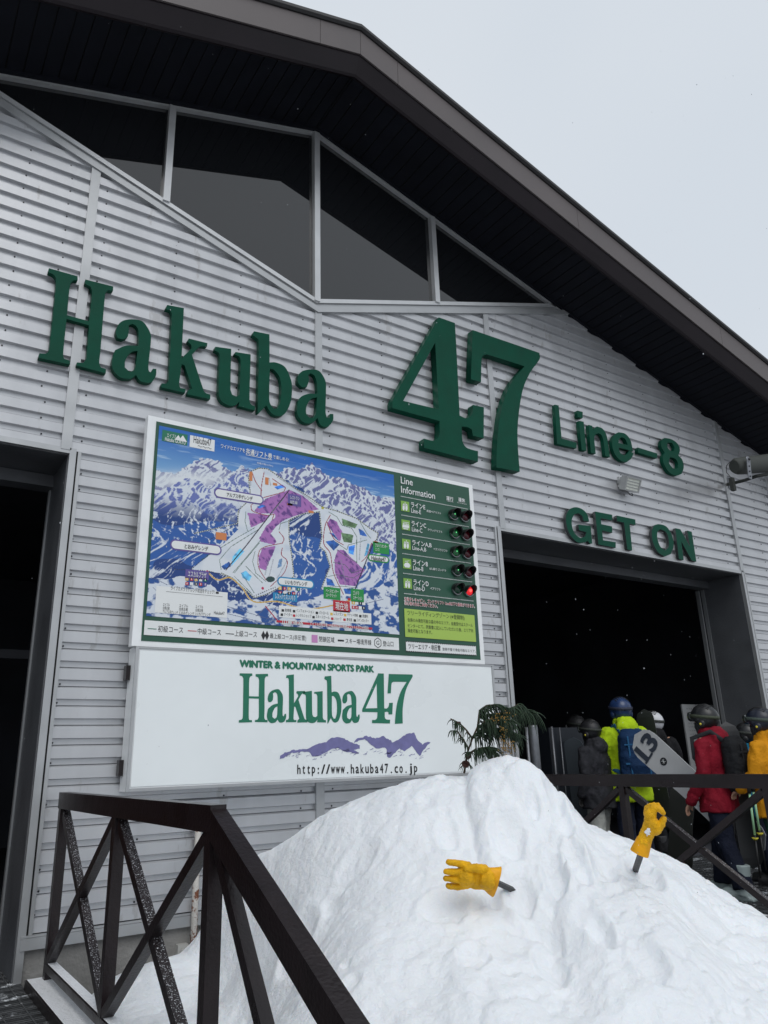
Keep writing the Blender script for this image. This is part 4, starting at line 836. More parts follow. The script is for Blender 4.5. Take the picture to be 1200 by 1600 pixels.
for i, ch in enumerate(s_):
    asc = ch in 'htbdk47/'; desc = ch in 'pj'
    h = 50 if asc else 36; y = 668-(xs_[i]-368)*.010; base = y
    if ch == 'p' : h = 48; base = y+12
    if ch == 'j': h = 62; base = y+12
    if ch == '.': h = 7
    if ch == ':': h = 32
    if ch == 't': h = 44
    w_c = {'.': 6, ':': 6, '/': 20, 't': 13, 'j': 12, 'w': 22}.get(ch, 17) 
    x0 = xs_[i]+(19-w_c)/2; a = q6(x0, base); b = q6(x0+w_c, base); c_ = q6(x0, base-h)
    P.text(ch, a, b[0]-a[0], c_[1]-a[1], .022)
P.build('web_address', YS-.001, M_black, sg)
# ================================================================== SNOW PILE
def D3(px, py, d): v = onD(px, py, d); return (v.x, v.y, v.z)
RIDGE = [(300,1470,4.5),(345,1398,4.5),(380,1372,4.45),(415,1348,4.4),(455,1310,4.35),(500,1280,4.3),(555,1250,4.3),(610,1227,4.3),(660,1207,4.3),(690,1199,4.3),(735,1201,4.3),(765,1195,4.25),(800,1187,4.2),(832,1193,4.2),(852,1212,4.2),(870,1235,4.2),(900,1256,4.2),(930,1275,4.2),(985,1303,4.2),(1040,1332,4.15),(1085,1358,4.1),(1120,1385,4.05),(1160,1412,4.0),(1200,1441,3.95),(1260,1490,3.9)]
CP = [D3(*p) for p in RIDGE]
def back(p, d, dz):                         # a point behind the ridge, out of sight of the camera
    q = np.array(p); h = np.array([q[0], q[1], 0])/math.hypot(q[0], q[1]); return tuple(q+h*d+np.array([0, 0, -dz]))
CP += [back(p, .45, .26) for p in CP[4:25:2]]
CP += [back(p, 1.0, .75) for p in CP[5:25:3]]
CP += [D3(*p) for p in [(735,1370,3.55),(808,1394,3.5),(992,1362,3.65),(700,1300,3.85),(820,1300,3.85),(900,1380,3.55),(600,1300,3.95),(520,1400,3.75),(450,1460,3.7),(620,1450,3.35),(760,1480,3.2),(900,1500,3.15),(1040,1480,3.2),(1150,1520,3.1),(700,1590,2.8),(560,1590,2.9),(860,1590,2.8),(1000,1590,2.8),(1180,1590,2.85),(1100,1430,3.5),(400,1500,3.85),(390,1590,3.6),(430,1590,3.3)]]
CP += [D3(*p) for p in [(250,1506,4.25),(215,1512,4.35),(185,1530,4.4),(300,1520,4.2),(330,1500,4.3),(200,1590,3.85),(260,1590,3.7),(320,1590,3.7),(352,1540,4.0)]]
CP += [(1.2, 5.3, -.42), (1.6, 5.35, -.35), (2.4, 5.4, .1), (3.2, 5.4, .1), (4.2, 5.3, -.1), (4.95, 4.6, -.2), (5.0, 3.4, -.25), (4.9, 2.4, -.1), (4.9, 1.2, -.4), (1.18, 2.0, -.3), (1.6, 1.1, -.45), (2.6, .7, -.5), (3.8, .8, -.5), (4.7, .6, -.5), (1.15, 3.0, .0), (1.2, .7, -.5)]
CP = np.array(CP)
def tps_fit(P, lam=.002):
    n = len(P); d = np.hypot(P[:, None, 0]-P[None, :, 0], P[:, None, 1]-P[None, :, 1]); K = np.where(d > 1e-9, d*d*np.log(d+1e-12), 0)+lam*np.eye(n)
    Q = np.c_[np.ones(n), P[:, :2]]; A_ = np.zeros((n+3, n+3)); A_[:n, :n] = K; A_[:n, n:] = Q; A_[n:, :n] = Q.T
    return np.linalg.solve(A_, np.r_[P[:, 2], 0, 0, 0])
TW = tps_fit(CP)
def tps(x, y):
    out = np.full(x.shape, TW[-3])+TW[-2]*x+TW[-1]*y
    for (a, b, _), w in zip(CP, TW): d2 = (x-a)**2+(y-b)**2+1e-12; out += w*d2*.5*np.log(d2)
    return out
NXs, NYs = 330, 410; X0s, X1s, Y0s, Y1s = 1.14, 5.02, .5, 5.44
gx = np.linspace(X0s, X1s, NXs); gy = np.linspace(Y0s, Y1s, NYs); SX, SY = np.meshgrid(gx, gy)
FEAT = []                                   # (centre, radius across, radius along, height, kind) in the local right / away frame
for px, py, d, ru, rv, h, kind in ((985,1465,3.2,.30,.42,.085,'m'), (620,1440,3.4,.42,.5,.05,'m'), (520,1560,3.1,.3,.3,.05,'m'), (790,1540,3.0,.22,.3,.035,'m'), (1150,1500,3.4,.2,.3,-.05,'m'),
    (868,1262,4.05,.05,.07,.05,'p'), (835,1290,3.95,.035,.05,.045,'p'), (880,1310,3.9,.05,.10,.04,'p'), (905,1392,3.6,.045,.11,.05,'p'), (870,1400,3.55,.05,.11,.045,'p'), (950,1390,3.6,.05,.08,.035,'p'), (795,1330,3.8,.08,.10,.05,'p'), (700,1310,3.85,.05,.07,.025,'p'), (812,1398,3.5,.06,.08,.05,'p'), (1010,1380,3.7,.08,.12,.04,'p'), (690,1420,3.4,.09,.07,.03,'p'), (560,1380,3.8,.10,.08,.025,'p'), (940,1480,3.2,.05,.09,.035,'p'), (860,1500,3.1,.06,.1,.03,'p'), (1020,1540,3.0,.06,.1,.03,'p'), (460,1500,3.6,.08,.1,.04,'p'), (740,1500,3.1,.06,.06,.025,'p')):
    FEAT.append((onD(px, py, d), ru, rv, h, kind))
KC = onD(820, 1255, 3.95)
def snow_h(x, y):
    z = tps(x, y)
    U_ = x*cy_-y*sy_; V_ = x*sy_+y*cy_
    rough = .45+.75/(1+np.exp(-(U_-(KC.x*cy_-KC.y*sy_)+.35)*5))
    a = fbm(x*1.7, y*1.7, 3, 101)-.5; b = fbm(x*5, y*5, 4, 111)-.5; r = fbm(x*3.3+a, y*3.3, 3, 121, True)-.6; c = fbm(x*17, y*17, 4, 131)-.5; e = fbm(x*9+b, y*9, 4, 141, True)
    z = z+a*.08+(b*.055+r*.04-np.maximum(e-.66, 0)*.07)*rough+c*.010*rough
    for P_, ru, rv, h, kind in FEAT:
        u = (U_-(P_.x*cy_-P_.y*sy_))/ru; v = (V_-(P_.x*sy_+P_.y*cy_))/rv; q = np.sqrt(u*u+v*v)*(1+.5*b+.25*a)
        z = z+(h/(1+np.exp((q-1)*7)) if kind == 'm' else -h*np.exp(-q**4)+h*.35*np.exp(-((q-1.25)/.22)**2))
    k = np.random.RandomState(3)
    for i in range(60):
        cx, cy, s_, dp = k.uniform(1.4, 4.7), k.uniform(1.6, 4.3), k.uniform(.012, .05), k.uniform(.006, .02)
        d = np.hypot((x-cx)/s_, (y-cy)/(s_*k.uniform(.6, 1.6))); z = z-dp*np.exp(-d**4)+dp*.3*np.exp(-((d-1.25)/.3)**2)
    # the packed block on the summit, with a step round its foot
    u = U_-(KC.x*cy_-KC.y*sy_)+.20*a+.07*b; v = V_-(KC.x*sy_+KC.y*cy_)+.25*b
    u = u-.10*v
    kb = 1/(1+np.exp(-(1-(np.abs(u/.27)**3+np.abs(v/.52)**3)**(1/3))*15))
    z = z+(kb-1)*.075*np.exp(-((u/.75)**2+(v/.8)**2))-.028*np.exp(-((kb-.3)/.2)**2)*(u < .1)
    return z
SZ = snow_h(SX, SY)
me = bpy.data.meshes.new('snow_pile'); c0 = np.stack([SX-3, SY-3.2, SZ+.5], -1).reshape(-1, 3)
ii = (np.arange(NYs-1)[:, None]*NXs+np.arange(NXs-1)[None, :]).ravel(); fc = np.stack([ii, ii+1, ii+NXs+1, ii+NXs], 1)
me.vertices.add(len(c0)); me.vertices.foreach_set('co', c0.ravel().astype('f')); me.loops.add(fc.size); me.loops.foreach_set('vertex_index', fc.ravel().astype('i'))
me.polygons.add(len(fc)); me.polygons.foreach_set('loop_start', np.arange(0, fc.size, 4, dtype='i')); me.polygons.foreach_set('loop_total', np.full(len(fc), 4, 'i')); me.polygons.foreach_set('use_smooth', [True]*len(fc)); me.update()
M_snow = mat('pile_snow', (.82, .85, .885), .5, bump=.35, bscale=30, spec=.3, var=.04, vscale=2.5)
bs = M_snow.node_tree.nodes['Principled BSDF']; bs.inputs['Subsurface Weight'].default_value = .25; bs.inputs['Subsurface Radius'].default_value = (.03, .045, .06); bs.inputs['Subsurface Scale'].default_value = 1.0
def second_bump(m, scale, st, dist):
    n = m.node_tree.nodes; l = m.node_tree.links; b = n['Principled BSDF']; old = b.inputs['Normal'].links[0].from_node
    t = [x for x in n if x.bl_idname == 'ShaderNodeMapping'][0]
    z = n.new('ShaderNodeTexNoise'); z.inputs['Scale'].default_value = scale; z.inputs['Detail'].default_value = 8; z.inputs['Roughness'].default_value = .65; l.new(t.outputs[0], z.inputs['Vector'])
    bp = n.new('ShaderNodeBump'); bp.inputs['Strength'].default_value = st; bp.inputs['Distance'].default_value = dist; l.new(z.outputs[0], bp.inputs['Height']); l.new(old.outputs[0], bp.inputs['Normal']); l.new(bp.outputs[0], b.inputs['Normal'])
second_bump(M_snow, 8, .55, .045)
me.materials.append(M_snow); sp = link(bpy.data.objects.new('snow_pile', me)); sp.location = (3, 3.2, -.5); tag(sp, 'tall heap of shovelled white snow between the two railings, two yellow gloves stuck in it', 'snow pile')
def surf(px, py):
    """where the sight line meets the pile"""
    for d in np.arange(2.0, 6, .01):
        v = onD(px, py, d)
        if v.z <= float(snow_h(np.array([v.x]), np.array([v.y]))[0]): return v, d
    return onD(px, py, 4), 4
# ================================================================== GLOVES ON STICKS
M_glove = mat('yellow_leather', (.76, .40, .003), .5, spec=.3, bump=.5, bscale=160, var=.22, vscale=22, wear=((.30, .14, .01), 60, .63, False))
M_cuff = mat('yellow_leather_smooth', (.74, .34, .003), .42, spec=.35, bump=.3, bscale=60, var=.2, vscale=14)
def glove(base_px, d, build, label):
    o3 = onD(*base_px, d); t = thing('glove', o3, label, 'glove', 'yellow work gloves stuck on sticks in the snow')
    sc_ = d/F
    ri = Vector(RR); up = Vector(UU); fw = Vector(FW)
    def P3(px, py, z=0):                    # photo point -> local metres, z towards the viewer
        return (ri*((px-base_px[0])*sc_) - up*((py-base_px[1])*sc_) - fw*z)
    build(t, P3, sc_); return t
def chain(bm, pts, rad, seg=10, flat=1, side=None):
    tube(bm, pts, rad, seg, flat=flat, side=side); ball(bm, pts[0], rad[0]*.98, 10); ball(bm, pts[-1], rad[-1]*.98, 10)
def g1(t, P3, s):
    g = lambda x, y, z=0: P3(660+x/2.857, 1240+y/2.857, z)
    bm = bmesh.new(); r = lambda v: v/2.857*s
    for pts, rr_s in (([(205,322,.0),(160,309,.006),(115,301,.010)], (18,15,12.5)), ([(210,350,.004),(150,345,.012),(103,340,.016)], (19,15.5,12.5)), ([(210,378,.004),(150,378,.012),(101,371,.014)], (19,15.5,12.5)), ([(205,405,0),(155,414,.004),(115,409,.006)], (18,15.5,13))):
        chain(bm, [g(*p) for p in pts], [r(q) for q in rr_s])
    chain(bm, [g(275,335,.008),(g(235,322,.022)),(g(190,322,.026))], [r(22), r(19), r(14)])       # thumb folded along the upper edge
    side = P3(0, -1000)-P3(0, 0)
    chain(bm, [g(195,365),g(245,372),g(290,380)], [r(50), r(58), r(50)], 14, flat=.36, side=side)
    tube(bm, [g(275,378),g(300,384),g(325,392)], [r(47), r(54), r(66)], 18, flat=.52, side=side)
    remesh('hand', bm, .0023, M_glove, t, it=3, amp=.0016, freq=42)
    bm = bmesh.new(); tube(bm, [g(292,382),g(306,386),g(322,391),g(331,394)], [r(53), r(58), r(67), r(70)], 28, cap=False, flat=.56, side=side)
    for v in bm.verts: v.co += v.co.normalized()*0+Vector(FW)*(.004*mnoise.noise(v.co*60))+Vector(UU)*(.006*mnoise.noise(v.co*40+Vector((5, 5, 5))))
    obj('cuff', bm, M_cuff, t, world=False)
    bm = bmesh.new(); tube(bm, [g(296,378,.024),g(300,378,.028)], [r(30), r(30)], 20, flat=.2, side=side); 
    bm.free()
    bm = bmesh.new(); e_, _d = surf(811, 1395); bar(bm, g(285,370,.012), e_+(e_-Vector((0, 0, CAMZ))).normalized()*.05-t.location, .021, .016, up=Vector(FW)); obj('stick', bm, M_rub, t, world=False)
def g2(t, P3, s):
    g = lambda x, y, z=0: P3(660+x/2.857, 1240+y/2.857, z); r = lambda v: v/2.857*s
    bm = bmesh.new(); side = P3(1000, 350)-P3(0, 0)
    chain(bm, [g(985,215),g(1008,170),g(1022,130)], [r(30), r(33), r(33)], 14, flat=.62, side=side)
    chain(bm, [g(1018,135),g(1018,90),g(1030,68)], [r(30), r(26), r(20)], 12, flat=.75, side=side)
    chain(bm, [g(1025,90,.0),g(1038,62,.006),g(1058,66,.012),g(1070,80,.016)], [r(18), r(15), r(14), r(11)])          # curled forefinger
    chain(bm, [g(1022,95,-.012),g(1038,60,-.016),g(1055,56,-.012),g(1062,70,-.006)], [r(17), r(14), r(13), r(11)])
    chain(bm, [g(1018,100,-.026),g(1028,68,-.036),g(1044,60,-.034),g(1054,74,-.026)], [r(16), r(14), r(12), r(10)])
    chain(bm, [g(1015,108,-.038),g(1020,80,-.048),g(1034,72,-.050),g(1044,84,-.042)], [r(15), r(13), r(11), r(9)])
    chain(bm, [g(1040,160,.004),g(1062,132,.012),g(1072,108,.016)], [r(24), r(18), r(14)])                            # thumb
    tube(bm, [g(1000,190),g(985,225),g(970,262)], [r(30), r(33), r(37)], 18, flat=.72, side=side)
    remesh('hand', bm, .0024, M_glove, t, it=4, amp=.0024, freq=42)
    bm = bmesh.new(); tube(bm, [g(992,205),g(982,228),g(971,258),g(968,266)], [r(33), r(36), r(41), r(42)], 28, cap=False, flat=.76, side=side)
    for v in bm.verts: v.co += Vector(RR)*(.006*mnoise.noise(v.co*45))+Vector(FW)*(.005*mnoise.noise(v.co*45+Vector((5, 5, 5))))
    obj('cuff', bm, M_cuff, t, world=False)
    bm = bmesh.new(); e_, _d = surf(991, 1365); bar(bm, g(984,228,.010), e_+(e_-Vector((0, 0, CAMZ))).normalized()*.05-t.location, .024, .018, up=Vector(FW)); obj('stick', bm, M_rub, t, world=False)
    bm = bmesh.new()
    for k in range(26):
        a = rng.uniform(0, 1); c = g(1003+rng.normal(0, 5)-a*8, 150+a*25+rng.normal(0, 4), .024); ball(bm, c, rng.uniform(.003, .006), 6)
    for k in range(16):
        a = rng.uniform(0, 1); c = g(985-a*28+rng.normal(0, 2), 190+a*45+rng.normal(0, 3), .02); ball(bm, c, rng.uniform(.002, .0045), 6)
    remesh('snow_patch', bm, .002, M_layer if False else mat('stuck_snow', (.85, .87, .9), .7, bump=.5, bscale=200), t, it=1)
glove((735, 1370), 3.38, g1, 'yellow leather glove lying sideways with spread fingers, on a stick in the snow pile')
glove((1010, 1300), 3.52, g2, 'yellow leather glove standing upright with curled fingers, on a stick in the snow pile')
# ================================================================== CEDAR BRANCH
M_needle = mat('cedar_needles', (.018, .042, .018), .55, var=.4, vscale=30); M_twig = mat('cedar_twig', (.07, .045, .025), .8); M_cone = mat('cedar_cone', (.055, .02, .015), .7, bump=.6, bscale=90); M_bud = mat('cedar_buds', (.30, .17, .035), .7)
cb = thing('cedar_branch', onD(728, 1205, 4.42), 'drooping dark green cedar branch stuck in the top of the snow pile', 'branch'); DB = 4.45
def gb(x, y, z=0): v = onD(640+x/5, 1080+y/5, DB-z); return v
stems = [[(425,640,0),(455,470,0),(490,370,.02),(530,280,.02),(545,150,.02),(600,112,.03),(660,105,.05),(740,140,.05),(800,130,.04),(850,100,.02)], [(490,370,.02),(440,300,.06),(390,250,.08),(320,215,.1)], [(490,370,.0),(560,300,-.04),(640,290,-.05),(720,300,-.04),(790,340,-.02)], [(460,450,0),(420,380,.05),(370,310,.08),(330,310,.1)], [(545,200,0),(640,180,-.06),(760,170,-.08),(880,140,-.1),(930,170,-.1)], [(450,500,.02),(520,450,.05),(590,440,.06),(650,480,.08)], [(540,280,0),(600,230,.06),(700,210,.08),(780,250,.08)]]
bm = bmesh.new()
for s_ in stems: tube(bm, [gb(*p) for p in s_], [.006*(1-.6*i/len(s_)) for i in range(len(s_))], 6)
obj('twig', bm, M_twig, cb)
bm = bmesh.new()
def strand(p, dirx, ln, droop, zz=0, rad=.0027):
    pts = []; x, y = p[0], p[1]; z = p[2]
    for k in range(6):
        u = k/5; pts.append(gb(x+dirx*ln*u*(1-.25*u), y+ln*(droop*u*u-.22*u*(1-u)), z+zz*u))
    tube(bm, pts, [rad, rad*1.25, rad*1.2, rad, rad*.8, rad*.3], 4, cap=False)
cnt = 0
for si, s_ in enumerate(stems):
    for k in range([230, 34, 190, 26, 210, 150, 190][si]):
        u = rng.uniform(.22 if si == 0 else .1, 1)*(len(s_)-1); i = min(int(u), len(s_)-2); f = u-i
        p = [s_[i][j]*(1-f)+s_[i+1][j]*f for j in range(3)]
        right = p[0] > 500
        dx = rng.uniform(-.1, 1.2) if right else rng.uniform(-.9, .7); ln = rng.uniform(70, 200) if right else rng.uniform(60, 150)
        if si == 1 or si == 3: ln = rng.uniform(60, 130); dx = rng.uniform(-.7, .3)
        strand(p, dx, ln, rng.uniform(.15, 1.15), rng.uniform(-.07, .07))
for k in range(16): strand((440+rng.uniform(-10, 20), 560+rng.uniform(-10, 20), 0), rng.uniform(-1, .9), rng.uniform(70, 110), rng.uniform(.3, .9), rng.uniform(-.03, .06))
o = obj('foliage', bm, M_needle, cb)
bm = bmesh.new()
for c_, r_, n_ in (((455,505,.02), .018, 26), ((438,568,.03), .021, 30), ((385,250,.09), .011, 12)):
    for k in range(n_):
        v = Vector(rng.normal(0, 1, 3)).normalized(); ball(bm, gb(*c_)+v*r_*.7, r_*.42, 6)
obj('cone', bm, M_cone, cb)
bm = bmesh.new()
for k in range(150):
    i = rng.randint(6); c_ = ((690,210),(745,200),(740,290),(750,370),(745,450),(800,440))[i]; v = gb(c_[0]+rng.normal(0, 22), c_[1]+rng.normal(0, 26), .09+rng.uniform(0, .04)); ball(bm, v, rng.uniform(.0022, .0042), 6)
obj('bud_cluster', bm, M_bud, cb)
# ================================================================== FIXTURES ON THE WALL
M_lampg = mat('lamp_housing', (.42, .43, .43), .4, .4); M_lampglass = mat('lamp_glass', (.80, .82, .74), .2, 0, var=.1, vscale=40)
fl = thing('floodlight', onY(966, 752, W), 'small silver floodlight on the siding above the right doorway wording', 'floodlight')
c = onY(988, 757, W-.16); lx, lz = .13, .085
bm = bmesh.new(); bar(bm, onY(968, 751, W-.03), onY(976, 753, W-.13), .03, .03); box(bm, fl.location.x-.04, fl.location.x+.04, W-.045, W-.001, fl.location.z-.04, fl.location.z+.04); obj('arm', bm, M_lampg, fl)
R3 = Matrix.Rotation(math.radians(-24), 3, 'X') @ Matrix.Rotation(math.radians(0), 3, 'Z')
def rb(cen, bs_, m, name, par):
    bm = bmesh.new()
    for b in bs_: box(bm, *b)
    bmesh.ops.rotate(bm, verts=bm.verts, cent=(0, 0, 0), matrix=R3.inverted()); bmesh.ops.translate(bm, verts=bm.verts, vec=cen); return obj(name, bm, m, par)
rb(c, [(-lx, lx, .0, .07, -lz, lz), (-lx*.9, lx*.9, .071, .085, -lz*.8, lz*.8)]+[(-lx*.85+i*.03, -lx*.85+i*.03+.008, .086, .11, -lz*.7, lz*.7) for i in range(8)], M_lampg, 'housing', fl)
rb(c, [(-lx, lx, -.016, -.001, lz*.78, lz), (-lx, lx, -.016, -.001, -lz, -lz*.78), (-lx, -lx*.86, -.016, -.001, -lz*.779, lz*.779), (lx*.86, lx, -.016, -.001, -lz*.779, lz*.779)]+[(-lx*.859, lx*.859, -.012, -.002, lz*(-.42+.4*i)-.004, lz*(-.42+.4*i)+.004) for i in range(3)], M_lampg, 'bezel', fl)
rb(c, [(-lx*.86, lx*.86, -.005, -.0015, -lz*.78, lz*.78)], M_lampglass, 'glass', fl)
bm = bmesh.new(); tube(bm, [c+Vector((-.05, .04, -.09)), c+Vector((-.03, .03, -.125)), c+Vector((.03, .04, -.125)), c+Vector((.05, .06, -.08))], .005, 6); obj('cable', bm, M_rub, fl)
# horn loudspeaker on its arm
M_spk = mat('speaker_grey', (.06, .065, .06), .6, bump=.1, spec=.2); M_galv = mat('galvanised', (.20, .21, .23), .45, .6, var=.15, vscale=15)
YP = W-.62
def sp_(px, py, y=YP): return onY(px, py, y)
ls = thing('loudspeaker', onY(1142, 757, W), 'grey horn loudspeaker on a bracket arm high at the right edge of the station wall', 'loudspeaker')
bm = bmesh.new(); a = sp_(1146, 728); b = a+Vector((.42, -.05, .06))
def sq(bm, p, q, r0, r1, n=18, fl_=.8):
    tube(bm, [p+(q-p)*u for u in (0, .06, .2, .5, .8, 1)], [r0*.72, r0*.93, r0, r0*1.02, r1, r1*1.05], n, flat=fl_, side=(0, 0, 1))
sq(bm, sp_(1147, 729), sp_(1215, 722, YP-.02), .115, .125); obj('horn', bm, M_spk, ls)
bm = bmesh.new(); tube(bm, [onY(1134, 757, W-.0), onY(1142, 756, W-.12), sp_(1165, 750, W-.4), sp_(1182, 744), sp_(1215, 738)], .022, 10); obj('arm', bm, M_spk, ls)
p = onY(1144, 757, W-.2); bm = boxes((p.x-.03, p.x+.03, p.y-.03, p.y+.02, p.z-.09, p.z+.09)); obj('clamp', bm, M_spk, ls)
p = onY(1136, 757, W); bm = boxes((p.x-.05, p.x+.05, W-.05, W-.001, p.z-.08, p.z+.08)); obj('wall_plate', bm, M_galv, ls)
p = sp_(1169, 718, YP-.13); q = sp_(1172, 748, YP-.13); bm = bmesh.new(); bar(bm, p, q, .075, .008, up=(0, 1, 0)); ball(bm, p, (.045, .012, .045), 14); obj('yoke', bm, M_galv, ls)
bm = bmesh.new()
for u in (.35, .62, .88): ball(bm, p+(q-p)*u+Vector((0, -.006, 0)), .010, 8)
ball(bm, p+Vector((0, -.012, 0)), .018, 8); obj('bolt', bm, M_screw, ls)
bm = bmesh.new(); tube(bm, [sp_(1147, 722), sp_(1140, 722), sp_(1135, 728), sp_(1135, 738, YP+.1), sp_(1141, 745, YP+.2), onY(1144, 752, W-.25)], .0045, 6); obj('cable', bm, M_rub, ls)
# ================================================================== INSIDE THE DOORWAY
M_gate = mat('gate_panel', (.022, .027, .036), .4, .2); M_paper = mat('notice_paper', (.30, .31, .32), .7, var=.08, vscale=8)
bm = bmesh.new(); p = onY(832, 1133, W+.35); tube(bm, [(p.x, p.y, 0), (p.x, p.y, p.z-.02), (p.x, p.y, p.z)], [.05, .05, .045], 16); tube(bm, [(p.x-.11, p.y-.02, 0), (p.x-.11, p.y-.02, p.z-.02)], .016, 10)
o = at_origin(obj('bollard', bm, M_galv)); tag(o, 'upright grey metal post just inside the left edge of the right doorway', 'post')
gt = thing('ticket_gate', (6.55, W+.85, 0), 'dark blue grey gate cabinet behind the railing, left of the people in the doorway', 'gate')
p = onY(857, 1137, W+1.1); q = onY(915, 1137, W+1.1); obj('cabinet', boxes((p.x, q.x, W+1.1, W+1.5, .1, p.z-.0)), M_gate, gt)
bm = bmesh.new(); tube(bm, [(p.x+.01, W+1.06, .1), (p.x+.01, W+1.06, p.z+.01)], .014, 8); tube(bm, [(p.x+.14, W+1.06, .1), (p.x+.14, W+1.06, p.z+.0)], .008, 8); obj('edge_tube', bm, M_galv, gt)
def notice(a, b, c, d, y, label, heads, rows_, mname):
    A_, B2, C2, D2 = [onY(*p, y) for p in (a, b, c, d)]; x0, x1 = (A_.x+D2.x)/2, (B2.x+C2.x)/2; z0, z1 = (C2.z+D2.z)/2, (A_.z+B2.z)/2
    t = thing('notice', ((x0+x1)/2, y, z0), label, 'notice'); obj('board', boxes((x0, x1, y, y+.02, z0, z1)), M_paper, t)
    P = Print()
    for (u0, u1, v, h, s_) in rows_: P.text(s_, (x0+(x1-x0)*u0, z0+(z1-z0)*v), (x1-x0)*(u1-u0), (z1-z0)*h, .01)
    P.build('lettering', y-.003, M_black, t)
    if heads:
        P = Print(); P.rect(x0, x1, z0+(z1-z0)*.78, z1); P.build('header', y-.0022, mat('notice_teal', (.03, .16, .22), .6), t)
        P = Print(); P.text(heads, (x0+(x1-x0)*.08, z0+(z1-z0)*.82), (x1-x0)*.8, (z1-z0)*.12, .02); P.build('header_lettering', y-.005, M_pwhite, t)
    return t
notice((1066,1102), (1122,1100), (1135,1215), (1082,1215), W+1.0, 'tall pale notice panel inside the right doorway behind the person in red', None, [(.1, .8, .93-.05*i, .018, 'リフトご利用のお客様へ') for i in range(13)], '')
ms = notice((1144,1142), (1176,1142), (1182,1182), (1149,1182), W+.50, 'white notice with blue heading beside the right doorway, next to the person in yellow', 'Reserved for skiers', [(.2, .8, .62, .07, 'お客様へのお願い'), (.15, .85, .48, .05, 'リフト券をご確認ください'), (.1, .9, .36, .05, '係員の指示に従ってください'), (.1, .9, .2, .05, 'Please follow staff directions')], '')
